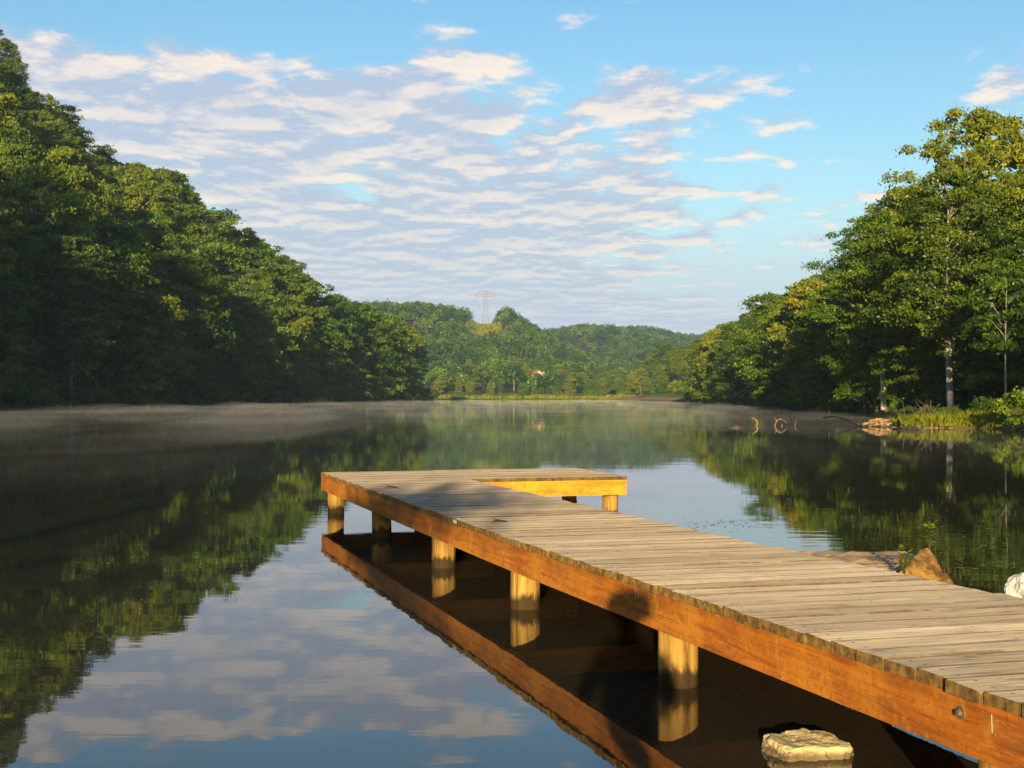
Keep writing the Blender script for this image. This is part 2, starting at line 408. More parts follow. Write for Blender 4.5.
# ------------------------------------------------------------------ water
t = NT('lake_water'); o = t.obj()
w1 = t.noise(t.scale(o, 0.9, 3.2, 1), 1.0, 3, 0.55)
w2 = t.noise(t.scale(o, 0.35, 0.8, 1), 1.0, 2, 0.5)
patch = t.ramp(t.noise(t.scale(o, 0.035, 0.11, 1), 1.0, 2, 0.5), 0.50, 0.68)
h = t.math('ADD', t.math('MULTIPLY', w1, t.math('MULTIPLY_ADD', patch, 1.3, 0.5)), t.math('MULTIPLY', w2, 0.9))
p = t.principled((0.036, 0.029, 0.017), 0.015, h, 1.0, 0.0011, 0.5)
p.inputs['IOR'].default_value = 1.333
M['water'] = t.out(p.outputs[0])
WX = np.array([-420.0, 420.0]); WY = np.array([-30.0, 720.0])
w = mesh_np('lake_water', np.array([(WX[0], WY[0], 0), (WX[1], WY[0], 0), (WX[1], WY[1], 0), (WX[0], WY[1], 0)]), np.array([[0, 1, 2, 3]]), M['water'])
tag(w, kind='structure')

# ------------------------------------------------------------------ trees
def leaf_quads(cent, size, up_bias, out_dir, r):
    n = len(cent)
    nrm = r.normal(size=(n, 3)); nrm /= np.linalg.norm(nrm, axis=1, keepdims=True)
    nrm = nrm + out_dir * 0.55 + np.array([0, 0, up_bias]); nrm /= np.linalg.norm(nrm, axis=1, keepdims=True)
    ref = r.normal(size=(n, 3)); u = np.cross(nrm, ref); u /= np.linalg.norm(u, axis=1, keepdims=True)
    v = np.cross(nrm, u)
    s = (size * r.uniform(0.6, 1.25, n))[:, None]
    a = cent + u * s; b = cent + v * s * 0.55 + nrm * s * 0.12; c = cent - u * s; d = cent - v * s * 0.55 + nrm * s * 0.12
    return np.stack([a, b, c, d], 1).reshape(-1, 3)

PROFILE = {
    'oval':  lambda u: np.sqrt(np.clip(1 - ((u - 0.45) / 0.56) ** 2, 0, 1)),
    'round': lambda u: np.sqrt(np.clip(1 - ((u - 0.5) / 0.52) ** 2, 0, 1)) ** 0.8,
    'spread': lambda u: np.clip(np.sqrt(np.clip(1 - ((u - 0.62) / 0.66) ** 2, 0, 1)), 0, 1),
    'cone':  lambda u: np.clip((1 - u) * 1.05 + 0.05, 0, 1) ** 0.85,
    'column': lambda u: np.clip(np.sqrt(np.clip(1 - ((u - 0.42) / 0.6) ** 2, 0, 1)), 0, 1) * 0.9 + 0.05,
}
def make_tree(name, H, Rr, base, prof, seed, leafm, barkm, npuff=80, per=190, leaf=0.27, flat=0.42, trunk_r=None, tier=None, gap=0.0, lean=0.0, psz=1.0):
    """tree of height H at the origin: Empty > trunk (with limbs), crown"""
    r = np.random.default_rng(seed)
    root = empty(name)
    g = Geo(); tr = trunk_r or H * 0.014 + 0.03
    bend = r.normal(size=2) * 0.02 * H
    def axis(u):
        return Vector((bend[0] * math.sin(u * 2.2) + lean * u, bend[1] * math.sin(u * 2.7), u * H))
    us = [0, 0.03, 0.12, 0.3, 0.5, 0.7, 0.9]
    g.tube([axis(u) - Vector((0, 0, 0.5 if u == 0 else 0)) for u in us], [tr * 1.5, tr * 1.15, tr, tr * 0.82, tr * 0.6, tr * 0.36, tr * 0.1], 8)
    cents, outs, rnd = [], [], []
    pf = PROFILE[prof]
    ph = r.uniform(0, 6.28, 4); lob = lambda th, v: 1 + 0.26 * math.sin(2 * th + ph[0] + 4 * v) + 0.20 * math.sin(3 * th + ph[1] - 9 * v) + 0.14 * math.sin(5 * th + ph[2] + 15 * v)
    for i in range(npuff):
        if tier:
            k = (i + r.uniform(0, 1)) / npuff
            u = base + (1 - base) * (np.floor(k * tier) + 0.5 + r.uniform(-0.18, 0.18)) / tier
        else:
            u = base + (1 - base) * r.uniform(0, 1) ** 0.9
        v = (u - base) / (1 - base)
        rad = Rr * float(pf(np.array(v))) * (r.uniform(0.25, 1.0) ** 0.55) * r.uniform(0.82, 1.12)
        th = r.uniform(0, 2 * math.pi)
        rad = min(rad * min(1.2, lob(th, v)), Rr * max(0.22, float(pf(np.array(v)))) * 1.08)
        if gap and r.uniform() < gap: continue
        ax = axis(u)
        c = np.array([ax.x + rad * math.cos(th), ax.y + rad * math.sin(th), min(u, 0.985) * H])
        a = Rr * (0.13 + 0.30 * r.uniform(0, 1) ** 1.6) * psz * (0.75 if v > 0.85 else 1)
        n = int(per * r.uniform(0.5, 1.25) * (a / (0.27 * psz * Rr)) ** 1.6) + 8
        q = r.normal(size=(n, 3)); q /= np.linalg.norm(q, axis=1, keepdims=True)
        q *= (r.uniform(0.15, 1, n) ** 0.45 * np.where(r.uniform(0, 1, n) < 0.28, r.uniform(1.1, 2.0, n), 1.0))[:, None]
        q[:, 2] = q[:, 2] * flat
        droop = -0.30 * (q[:, 0] ** 2 + q[:, 1] ** 2) * flat
        pt = c + np.stack([q[:, 0], q[:, 1], q[:, 2] + droop], 1) * a
        cents.append(pt)
        od = np.array([math.cos(th), math.sin(th), 0.35]) * (rad / Rr)
        outs.append(np.tile(od, (n, 1)) * 0.8 + q / np.maximum(np.linalg.norm(q, axis=1, keepdims=True), .05) * 1.0)
        rnd.append(np.repeat(np.clip(r.normal(0.5, 0.30), -0.1, 1.1) * np.ones(n) + r.normal(0, 0.12, n), 4))
        if rad > 0.25 * Rr and i % max(2, npuff // 30) == 0:       # a limb that carries the spray
            s0 = axis(max(0.1, u - 0.12 * (rad / Rr) - 0.03))
            e = Vector(c); mid = s0.lerp(e, 0.55) + Vector((0, 0, 0.05 * H * (rad / Rr)))
            g.tube([s0, mid, e], [tr * 0.24, tr * 0.14, tr * 0.04], 5, cap=False)
    cents = np.concatenate(cents); outs = np.concatenate(outs); rnd = np.concatenate(rnd)
    V = leaf_quads(cents, leaf, 0.25, outs, r)
    fq = np.arange(len(V)).reshape(-1, 4)
    g.build('trunk', barkm, root, smooth=True)
    mesh_np('crown', V, fq, leafm, root, attr={'rnd': rnd})
    root['H'] = H
    return root

# prototypes: unit ones about 12-14 m, scaled when they are planted
P = {}
def proto(key, *a, **k):
    P[key] = make_tree(*a, **k)
proto('oak',    'broadleaf_tree', 13, 4.2, 0.10, 'round', 1, M['leaf_green'], M['bark'], 190, 142, 0.165, psz=0.68)
proto('oak2',   'broadleaf_tree', 13, 3.9, 0.08, 'oval', 2, M['leaf_olive'], M['bark'], 190, 142, 0.165, psz=0.68)
proto('maple',  'broadleaf_tree', 13, 4.6, 0.12, 'spread', 3, M['leaf_green'], M['bark'], 200, 135, 0.165, flat=0.40, psz=0.68)
proto('poplar', 'broadleaf_tree', 14, 3.0, 0.06, 'column', 4, M['leaf_olive'], M['bark'], 170, 135, 0.165, psz=0.68)
proto('beech',  'broadleaf_tree', 12, 4.0, 0.05, 'oval', 5, M['leaf_green'], M['bark'], 190, 142, 0.165, flat=0.42, psz=0.68)
proto('lime',   'yellow_green_tree', 12, 3.8, 0.10, 'oval', 6, M['leaf_yellow'], M['bark'], 165, 142, 0.165, gap=0.08, psz=0.68)
proto('hemlock', 'conifer_tree', 14, 3.2, 0.08, 'cone', 7, M['needle_dark'], M['bark'], 110, 170, 0.17, flat=0.22, tier=16)
proto('open',   'broadleaf_tree', 14, 4.4, 0.22, 'oval', 8, M['leaf_olive'], M['bark'], 230, 200, 0.10, flat=0.45, gap=0.12, psz=0.62)
proto('pale',   'pale_trunk_tree', 14, 4.3, 0.34, 'round', 9, M['leaf_green'], M['bark_pale'], 240, 220, 0.10, flat=0.40, trunk_r=0.2, psz=0.62)
proto('pale2',  'pale_trunk_tree', 14, 3.9, 0.32, 'oval', 10, M['leaf_olive'], M['bark_pale'], 240, 220, 0.10, flat=0.40, trunk_r=0.2, psz=0.62)
proto('near',  'broadleaf_tree', 13, 4.0, 0.10, 'oval', 15, M['leaf_green'], M['bark'], 260, 210, 0.10, flat=0.42, psz=0.60)
proto('near2', 'broadleaf_tree', 13, 4.4, 0.06, 'round', 16, M['leaf_olive'], M['bark'], 280, 200, 0.10, flat=0.36, psz=0.58, tier=14)
proto('airy',   'broadleaf_tree', 14, 4.2, 0.18, 'oval', 18, M['leaf_olive'], M['bark'], 250, 200, 0.10, flat=0.5, gap=0.30, psz=0.5)
proto('bare',   'bare_trunk_tree', 16, 3.2, 0.34, 'column', 19, M['needle_dark'], M['bark'], 210, 100, 0.17, flat=0.3, tier=16, psz=0.8, trunk_r=0.2)
proto('slim',   'slim_tree', 9, 2.0, 0.45, 'oval', 12, M['leaf_green'], M['bark_pale'], 34, 150, 0.16, flat=0.4, trunk_r=0.07)
proto('bush',   'bush', 3.0, 2.1, 0.05, 'round', 13, M['leaf_green'], M['bark'], 46, 150, 0.14, flat=0.6, trunk_r=0.05)
proto('bush_y', 'bush', 3.0, 2.1, 0.05, 'round', 14, M['leaf_yellow'], M['bark'], 46, 150, 0.14, flat=0.6, trunk_r=0.05)
proto_used = {}
N_TREES = [0]
def plant(key, x, y, H, label, cat='tree', group=None, wid=1.0, name=None, z=None, rz=None):
    src = P[key]
    if key not in proto_used:
        proto_used[key] = True; o = src
    else:
        o = src.copy(); COL.objects.link(o)
        for ch in [c for c in bpy.data.objects if c.parent == src] if key not in KIDS else KIDS[key]:
            c = ch.copy(); COL.objects.link(c); c.parent = o
    if name: o.name = name
    s = H / src['H']
    zz = float(ground(x, y)) - 0.15 if z is None else z
    o.location = (x, y, zz)
    o.scale = (s * wid, s * wid, s)
    o.rotation_euler = (random.uniform(-0.03, 0.03), random.uniform(-0.03, 0.03), random.uniform(0, 6.28) if rz is None else rz)
    for kk in ('group',):
        if kk in o: del o[kk]
    tag(o, label, cat, group)
    N_TREES[0] += 1
    return o
KIDS = {k: [c for c in bpy.data.objects if c.parent == v] for k, v in P.items()}

# horizon buffer per bank, so that a tree the photo shows nothing of is not planted
def bank(cands, sky, keys, labeler, prefer_h):
    buf = np.full(1200, 420.0)           # highest row already covered, px -80..1120
    cands.sort(key=lambda c: c[1])
    for (x, y, off) in cands:
        px = CX + F * x / y
        gz = float(ground(x, y))
        H = prefer_h * random.choice([0.72, 0.85, 0.95, 1.0, 1.08, 1.2]) * random.uniform(0.95, 1.05)
        lim = (HOR - float(np.interp(px, *sky))) / F * y + CAMH - gz
        lim2 = min(lim, (HOR - float(np.interp(px + (14 if px < 512 else -10), *sky))) / F * y + CAMH - gz + 1.5)
        if lim2 < 4.5: continue
        H = min(H, lim2 * random.uniform(0.93, 1.03))
        top = HOR - F * (gz + H - CAMH) / y
        rad = 3.2 * H / 13 * F / y
        a, b = int(max(0, px - rad * 0.8 + 80)), int(min(1199, px + rad * 0.8 + 80))
        if b <= a: continue
        seen = np.mean(buf[a:b] > top + 3)
        if seen < 0.25 and not (y < 130 and seen > 0.02): continue
        prof = top + (np.abs(np.linspace(-1, 1, b - a)) ** 2.2) * 0.55 * (HOR - top + 0.001) * min(1, 18 / max(1, (HOR - top)))
        buf[a:b] = np.minimum(buf[a:b], prof + 4)
        key, lab, cat, grp = labeler(px, y, off, top, gz, H)
        plant(key, x, y, H, lab, cat, grp, wid=random.uniform(0.80, 1.12))

def zone_words(px, far):
    return far
cl = []
for y in np.arange(132, 438, 8.6):
    for k, off in enumerate([1.5, 8, 16, 25, 35, 46, 58, 72, 88]):
        yy = y + random.uniform(-3, 3) + (k % 2) * 4
        x = float(XL(yy)) - off - random.uniform(-1.8, 1.8)
        px = CX + F * x / yy
        if -45 < px < 436: cl.append((x, yy, off))
def lab_left(px, y, off, top, gz, H):
    r = random.random()
    key = ('oak' if r < .24 else 'oak2' if r < .42 else 'maple' if r < .62 else 'beech' if r < .78 else 'poplar' if r < .88 else 'hemlock' if r < .96 else 'lime')
    if off < 4 and key in ('lime',): key = 'beech'
    kind = {'hemlock': 'dark conifer', 'lime': 'yellow-green tree', 'poplar': 'narrow olive-green tree', 'oak2': 'olive-green tree',
            'maple': 'wide layered green tree', 'beech': 'dense low-branched green tree', 'oak': 'round green tree'}[key]
    along = 'near end' if y < 200 else 'middle' if y < 300 else 'far end'
    if off < 5: zone = 'at the dark waterline'
    elif off < 30: zone = 'on the lower slope'
    else: zone = 'high on the skyline slope'
    return key, f'{kind} {zone}, {along} of left bank', 'tree', f'{key} trees {zone} {along} left bank'
bank(cl, SKY_L, None, lab_left, 19.0)

cr = []
for y in list(np.arange(70, 160, 5.0)) + list(np.arange(160, 300, 8.5)) + list(np.arange(300, 540, 12)):
    for k, off in enumerate([2.5, 8, 14, 21, 29, 39, 51, 65]):
        yy = y + random.uniform(-2.2, 2.2) + (k % 2) * 3
        x = float(XR(yy)) + off + random.uniform(-1.5, 1.5)
        px = CX + F * x / yy
        if 700 < px < 1075 and not (off < 6 and yy < 100): cr.append((x, yy, off))
def lab_right(px, y, off, top, gz, H):
    r = random.random()
    if y > 115:
        key = ('oak' if r < .2 else 'oak2' if r < .42 else 'maple' if r < .60 else 'beech' if r < .76 else 'poplar' if r < .88 else 'lime' if r < .95 else 'hemlock')
    else:
        key = ('pale' if r < .15 else 'pale2' if r < .3 else 'open' if r < .5 else 'near' if r < .75 else 'near2')
    kind = {'hemlock': 'dark conifer', 'lime': 'yellow-green tree', 'poplar': 'narrow olive-green tree', 'oak2': 'olive-green tree', 'open': 'airy gappy-crowned tree',
            'pale': 'green tree with pale bare trunk', 'pale2': 'olive tree with pale bare trunk',
            'maple': 'wide layered green tree', 'beech': 'dense low-branched green tree', 'oak': 'round green tree', 'near': 'full green tree', 'near2': 'full olive tree with layered sprays'}[key]
    along = 'near end' if y < 115 else 'middle' if y < 230 else 'far end'
    zone = 'by the waterline' if off < 5 else 'on the lower slope' if off < 25 else 'high on the slope'
    return key, f'{kind} {zone}, {along} of right bank', 'tree', f'{key} trees {zone} {along} right bank'
bank(cr, SKY_R, None, lab_right, 12.5)

# trees one can single out
def at(px, y): return ray(px) * y
plant('pale', at(884, 99), 99, 14.0, 'tree with pale straight trunk leaning slightly left behind the driftwood pile', group=None, wid=1.0)
plant('pale2', at(951, 84), 84, 14.5, 'tree with pale trunk rising behind the sunlit grassy spit', wid=1.0)
plant('slim', at(1006, 72), 72, 7.5, 'slim pale forked sapling at the right end of the grassy spit')
plant('airy', at(962, 100), 100, 20.0, 'tallest airy tree on the right bank, its crown topping the skyline', wid=0.9)
plant('airy', at(905, 108), 108, 17.0, 'broad sunlit tree beside the tallest right bank tree, towards the lake', wid=1.0)
plant('lime', at(1000, 112), 112, 19.0, 'yellowish tree on the right bank skyline just behind the tallest one', wid=0.9)
for i, (px, y, H, key, lab) in enumerate([
    (846, 122, 10.5, 'near2', 'olive tree with low layered sprays left of the pale leaning trunk'),
    (866, 106, 9.0, 'near', 'full dark green tree just behind the pale leaning trunk'),
    (898, 104, 9.5, 'near2', 'layered tree between the two pale trunks, closest to the leaning one'),
    (918, 97, 9.0, 'near', 'dark full tree midway between the two pale trunks'),
    (938, 93, 9.5, 'near2', 'olive tree just left of the pale trunk behind the grass'),
    (972, 90, 10.0, 'near', 'dark full tree just right of the pale trunk behind the grass'),
    (992, 84, 9.5, 'near2', 'layered tree behind the slim forked sapling'),
    (1018, 80, 10.5, 'near', 'dark full tree right of the slim forked sapling')]):
    plant(key, at(px, y), y, H, lab)
plant('slim', at(897, 100), 100, 6.5, 'thin pale trunk right beside the leaning pale tree')
plant('near', at(4, 330), 330, 21.5, 'tall tree topping the skyline at the left edge of the photo', wid=0.8)
plant('near2', at(-14, 325), 325, 22.0, 'tall tree cut by the left edge of the photo, on the skyline', wid=0.8)
plant('airy', at(44, 290), 290, 21.0, 'airy tall tree on the left skyline between edge trees and yellow-lit tree', wid=0.8)
plant('bare', at(69, 166), 166, 21.0, 'tall conifer with a long bare pale trunk in the left forest')
plant('lime', at(66, 215), 215, 24.0, 'yellow-lit tree on the left skyline beside the tall dark edge trees', z=float(ground(at(66, 215), 215)), wid=0.8)
plant('bush', at(1024, 57), 57, 1.45, 'leafy bush overhanging the water at the right edge of the photo', 'bush')
plant('bush', at(985, 68), 68, 1.0, 'low dark bush beside the right end of the grassy spit', 'bush')
plant('bush', at(935, 74), 74, 0.9, 'dark bush behind the grassy spit, under the pale trunk', 'bush')

# far shore: trees and bushes one by one
fs = [(534, 607, 4.5, 'beech'), (541, 603, 4.7, 'oak'), (548, 606, 4.6, 'oak2'), (555, 603, 4.8, 'beech'), (424, 612, 7, 'oak2'), (438, 600, 8, 'lime'), (447, 640, 8, 'oak'), (459, 610, 7, 'oak2'), (470, 600, 7.5, 'lime'), (480, 640, 9, 'oak'), (490, 605, 6.5, 'oak2'),
      (500, 612, 7, 'poplar'), (513, 640, 9, 'oak'), (523, 602, 6.5, 'beech'), (526, 645, 8, 'oak2'), (545, 672, 10, 'oak'), (557, 612, 7.5, 'oak2'), (570, 606, 9.5, 'lime'),
      (582, 640, 10, 'oak'), (592, 604, 8, 'beech'), (603, 606, 9, 'oak2'), (613, 640, 12, 'oak'), (622, 600, 9.5, 'maple'), (633, 590, 10, 'oak2'), (641, 560, 11, 'lime'),
      (652, 585, 13, 'oak'), (662, 520, 9, 'beech'), (671, 560, 14, 'hemlock'), (681, 500, 13, 'open'), (690, 470, 9, 'oak2'), (702, 430, 12, 'maple'), (712, 400, 12, 'oak'),
      (664, 610, 17, 'oak'), (640, 640, 14, 'oak2'), (600, 660, 12, 'oak'), (565, 660, 10, 'maple'), (520, 665, 10, 'oak'), (470, 660, 10, 'oak2')]
fsn = {'oak2': 'olive tree', 'lime': 'yellow-green tree', 'oak': 'green tree', 'poplar': 'narrow olive tree', 'beech': 'dense low green tree', 'maple': 'wide green tree', 'hemlock': 'thin dark conifer', 'open': 'airy pale-trunked tree'}
for i, (px, y, H, key) in enumerate(fs):
    side = 'left of the houses' if px < 530 else 'near the houses' if px < 575 else 'above the bare bank'
    row = 'front row' if y < 620 else 'back row'
    plant(key, at(px, y), y, H, f'{fsn[key]} in the {row} on the far shore, {side}', group=f'{fsn[key]}s {row} far shore {side}')
for i, px in enumerate([428, 434, 452, 464, 476, 486, 497, 507, 519, 527, 560, 568, 577, 588, 598, 610, 628, 648, 658, 668, 676, 686, 696, 704]):
    y = random.uniform(580, 594) if px < 630 else float(np.interp(px, [630, 710], [560, 330])) + random.uniform(0, 12)
    plant('bush_y' if i % 5 == 0 else 'bush', at(px, y), y, random.uniform(1.8, 3.4), ('yellow-green' if i % 5 == 0 else 'green') + (' round bush at the edge of the far meadow' if px < 630 else ' round bush above the bare earth bank'), 'bush',
          ('yellow-green' if i % 5 == 0 else 'green') + (' bushes on the far shore' if px < 630 else ' bushes on the earth bank'), wid=random.uniform(1.0, 1.5))
# shrubs along the two banks' waterline
for y in np.arange(140, 430, 9.0):
    x = float(XL(y)) + 0.3
    if -30 < CX + F * x / y < 432:
        plant('bush', x, y + random.uniform(-2, 2), random.uniform(2.2, 4.0), 'dark shaded shrub hanging over the water along the left bank', 'bush', 'waterline shrubs on the left bank', wid=random.uniform(1.0, 1.5), z=0.1)
for y in list(np.arange(76, 140, 6.0)) + list(np.arange(140, 330, 10)):
    x = float(XR(y)) + 0.8
    plant('bush', x, y, random.uniform(0.6, 1.1) if y < 112 else random.uniform(1.4, 2.8), 'dark shaded shrub along the water of the right bank', 'bush', 'waterline shrubs on the right bank', wid=random.uniform(1.0, 1.5), z=0.1)

# ---- woods nobody could count: far hills, and the ridge behind the camera
def wood(name, pts, leaf, per, seed, m, hr=(8, 12)):
    r = np.random.default_rng(seed); C = []; O = []; A = []
    for (x, y) in pts:
        H = r.uniform(*hr); Rr = H * r.uniform(0.36, 0.50)
        z = float(ground(x, y))
        n = per
        q = r.normal(size=(n, 3)); q /= np.linalg.norm(q, axis=1, keepdims=True)
        lob = 1 + 0.25 * np.sin(q[:, 0] * 5 + x) * np.cos(q[:, 1] * 5 + y)
        q[:, 2] = np.abs(q[:, 2]) * 1.0 - 0.25
        s = (r.uniform(0.5, 1, n) ** 0.5 * lob)[:, None]
        C.append(np.array([x, y, z + H * 0.45]) + q * s * np.array([Rr, Rr, H * 0.55])); O.append(q * 1.2)
        A.append(np.repeat(np.full(n, np.clip(r.normal(0.42, 0.36), -0.2, 1.3)) + r.normal(0, 0.06, n), 4))
    V = leaf_quads(np.concatenate(C), leaf, 0.2, np.concatenate(O), r)
    o = mesh_np(name, V, np.arange(len(V)).reshape(-1, 4), m, attr={'rnd': np.concatenate(A)})
    return o
pts = []
for y in np.arange(612, 1075, 8.0):
    for px_ in np.arange(340, 720, 8.0 * F / y):
        x = ray(px_) * y + random.uniform(-3, 3); yy = y + random.uniform(-3, 3)
        pp = CX + F * x / yy
        if abs(pp - 484) < 15 and yy > 925: continue
        pts.append((x, yy))
for y in np.arange(1075, 1530, 9):
    for px_ in np.arange(500, 780, 7.5 * F / y):
        pts.append((ray(px_) * y + random.uniform(-4, 4), y + random.uniform(-4, 4)))
for y in np.arange(190, 660, 9):
    for px_ in np.arange(692, 900, 8.5 * F / y):
        x = ray(px_) * y
        if x - XR(y) > (45 if y < 540 else 30) and x - XR(y) < 130: pts.append((x + random.uniform(-3, 3), y + random.uniform(-3, 3)))
o = wood('hillside_forest', pts, 0.68, 150, 21, M['leaf_far'], (6, 11))
tag(o, 'green forest covering the far hills beyond the lake', 'forest', kind='stuff')
pts = []
for zb in np.arange(118, 190, 9):
    for l in np.arange(-150, 110, 7.0):
        if -57 < l < 21.5: continue
        pts.append((l - zb * TAZ + random.uniform(-3, 3), -zb + random.uniform(-3, 3)))
o = wood('ridge_forest', pts, 0.9, 170, 22, M['leaf_far'], (5, 14))
tag(o, 'forest on the ridge behind the shore, shading the banks', 'forest', kind='stuff')

# ------------------------------------------------------------------ the dock
TH = R(16.3)
P0 = (-2.31, 16.95)
DZ = 0.485
def dz(tt): return DZ + max(0.0, tt - 8.0) * 0.0072
dock = empty('dock', (P0[0], P0[1], 0), TH)
tag(dock, 'L-shaped wooden dock with orange beams on round posts, over the lake', 'dock')
W, ARM, DEPTH, TEND = 1.36, 3.25, 1.85, 16.4
g = Geo()
pitch = 0.1845; n = int(TEND / pitch)
rb = random.Random(5)
def board(g, x0, x1, tt, wd, a):
    segs = max(4, int((x1 - x0) / 0.3)); prof = []
    zt = dz(tt); th = 0.040; ch = 0.006
    tilt = rb.uniform(-0.003, 0.003); lift = rb.uniform(-0.002, 0.003)
    vs = []; fs = []; y0, y1 = -tt - wd, -tt
    for i in range(segs + 1):
        x = x0 + (x1 - x0) * i / segs; wv = rb.uniform(-0.0015, 0.0015)
        e = rb.uniform(-0.001, 0.001)
        vs += [(x, y0 + e, zt - th), (x, y0 + e, zt - ch + tilt + lift), (x, y0 + ch + e, zt + tilt + lift + wv), (x, y1 - ch + e, zt - tilt + lift + wv), (x, y1 + e, zt - ch - tilt + lift), (x, y1 + e, zt - th)]
    for i in range(segs):
        for k in range(6):
            fs.append((i*6 + k, (i+1)*6 + k, (i+1)*6 + (k+1) % 6, i*6 + (k+1) % 6))
    fs.append((5, 4, 3, 2, 1, 0)); b = segs * 6; fs.append(tuple(b + k for k in range(6)))
    g.add(vs, fs, a)
for i in range(n):
    tt = i * pitch
    wd = pitch - rb.choice([0.004, 0.006, 0.008, 0.010])
    a = min(1, max(0, rb.gauss(0.45, 0.22)))
    x0 = -0.012 + rb.uniform(-0.010, 0.012); x1 = W + rb.uniform(-0.01, 0.015)
    if tt + pitch <= DEPTH + 0.01:
        x1 = ARM + rb.uniform(-0.01, 0.012)
        cut = rb.choice([1.36, 1.9, 2.3]) + rb.uniform(-0.02, 0.02)
        board(g, x0, cut - 0.002, tt, wd, a); board(g, cut + 0.002, x1, tt, wd, min(1, max(0, a + rb.uniform(-.15, .15))))
    else:
        board(g, x0, x1, tt, wd, a)
g.build('deck_boards', M['board'], dock)
DEP = int(DEPTH / pitch) * pitch
def beam_y(name, x, t0, t1, w=0.045, z0=-0.216, z1=-0.0415):
    g = Geo(); k = max(2, int((t1 - t0) / 0.5)); vs = []; fs = []
    for i in range(k + 1):
        tt = t0 + (t1 - t0) * i / k; z = dz(tt)
        vs += [(x, -tt, z + z0), (x + w, -tt, z + z0), (x + w, -tt, z + z1), (x, -tt, z + z1)]
    for i in range(k):
        for q in range(4): fs.append((i*4 + q, i*4 + (q+1) % 4, (i+1)*4 + (q+1) % 4, (i+1)*4 + q))
    fs += [(0, 3, 2, 1), (k*4, k*4+1, k*4+2, k*4+3)]
    g.add(vs, fs); return g.build(name, M['beam_y'], dock)
def beam_x(name, t0, x0, x1, w=0.045):
    g = Geo(); z = dz(t0); g.box(x0, x1, -t0 - w, -t0, z - 0.216, z - 0.0415); return g.build(name, M['beam_x'], dock)
b1 = beam_y('side_beam', 0.004, 0.05, 10.69)
b2 = beam_y('side_beam', 0.001, 10.694, TEND - 0.1)
beam_y('side_beam', W - 0.06, DEP + 0.0, TEND - 0.1)
beam_y('side_beam', ARM - 0.055, 0.05, DEP - 0.06)
beam_x('cross_beam', 0.004, 0.004, ARM - 0.01)
beam_x('cross_beam', DEP - 0.055, W - 0.06, ARM - 0.008)
for tt in (3.1, 5.75, 8.05, 10.6, 13.1):
    g = Geo(); g.box(0.052, W - 0.064, -tt - 0.03, -tt + 0.03, dz(tt) - 0.21, dz(tt) - 0.043); g.build('joist', M['beam_x'], dock)
def post(x, tt, r=0.098):
    g = Geo(); q = random.uniform(0, 1); vs = []
    top = dz(tt) - 0.218
    zs = [-1.2, -0.1, 0.06, 0.16, top]
    g.tube([(x + random.uniform(-.004, .004), -tt, z) for z in zs], [r * 1.04, r * 1.03, r * 1.01, r, r * 0.985], 20)
    o = g.build('post', M['post'], dock)
    for pl in o.data.polygons: pl.use_smooth = len(pl.vertices) == 4
for tt in (0.20, 3.06, 5.71, 8.02, 10.59, 13.2, 15.6):
    post(0.15, tt); post(W - 0.16, tt + 0.03)
post(ARM - 0.15, DEP - 0.17, 0.092); post(ARM - 0.15, 0.2, 0.092)
# bolt with washer on the near beam, splinters and nail line
def bolt(tt, zr):
    g = Geo(); z = dz(tt) + zr
    g.tube([(0.0, -tt, z), (-0.004, -tt, z)], [0.020, 0.020], 16)
    g.tube([(-0.004, -tt, z), (-0.016, -tt, z)], [0.011, 0.010], 6)
    g.build('bolt', M['bolt'], b2)
bolt(13.16, -0.092)
bolt(15.0, -0.12)
def scar(tt, z, hgt, parent, x):
    g = Geo(); zt = dz(tt) + z
    g.add([(x - .0015, -tt, zt), (x - .0015, -tt - .006, zt), (x - .0015, -tt - .009, zt - hgt), (x - .0015, -tt - .004, zt - hgt)], [(0, 1, 2, 3)])
    g.build('scratch', M['chip'], parent)
scar(13.31, -0.065, 0.055, b2, 0.001); scar(10.40, -0.055, 0.05, b1, 0.004); scar(10.44, -0.06, 0.035, b1, 0.004)
g = Geo()
g.add([(-0.014, -6.95, dz(6.9) - 0.004), (0.03, -6.95, dz(6.9) + 0.006), (0.03, -6.68, dz(6.9) + 0.007), (-0.014, -6.70, dz(6.9) - 0.006), (-0.016, -6.93, dz(6.9) - 0.03), (-0.016, -6.72, dz(6.9) - 0.03)],
      [(0, 3, 2, 1), (0, 4, 5, 3)])
g.build('splintered_edge', M['chip'], dock)

def on_deck(p, tt, dzv=0.0):
    c, s = math.cos(TH), math.sin(TH)
    return (P0[0] + p * c + tt * s, P0[1] + p * s - tt * c, dz(tt) + 0.004 + dzv)
def twig(p, tt, ln, label, hump):
    b = on_deck(p, tt)
    o = empty('twig', b, random.uniform(0, 3))
    bpy.data.objects.remove(o)
    g = Geo(); r = 0.006
    g.tube([(-ln/2, 0, r), (-ln/6, 0.01, r + hump), (ln/6, -0.01, r + hump * 0.6), (ln/2, 0.012, r)], [r * 0.6, r, r, r * 0.5], 6)
    g.tube([(-ln/6, 0.01, r + hump), (-ln/3.2, 0.035, r + hump * 2.2)], [r * 0.7, r * 0.3], 5)
    t_ = g.build('twig', M['twig'], None); t_.location = b; t_.rotation_euler = (0, 0, random.uniform(-0.6, 0.6))
    tag(t_, label, 'twig')
twig(0.22, 7.16, 0.12, 'small dark twig lying midway along the dock boards', 0.012)
twig(0.22, 3.22, 0.14, 'small dark twig near the far left edge of the dock', 0.012)
twig(0.10, 0.06, 0.10, 'tiny twig standing on the far left corner of the dock', 0.03)
twig(1.55, 0.05, 0.22, 'pale twig on the far edge of the dock at the bend', 0.008)

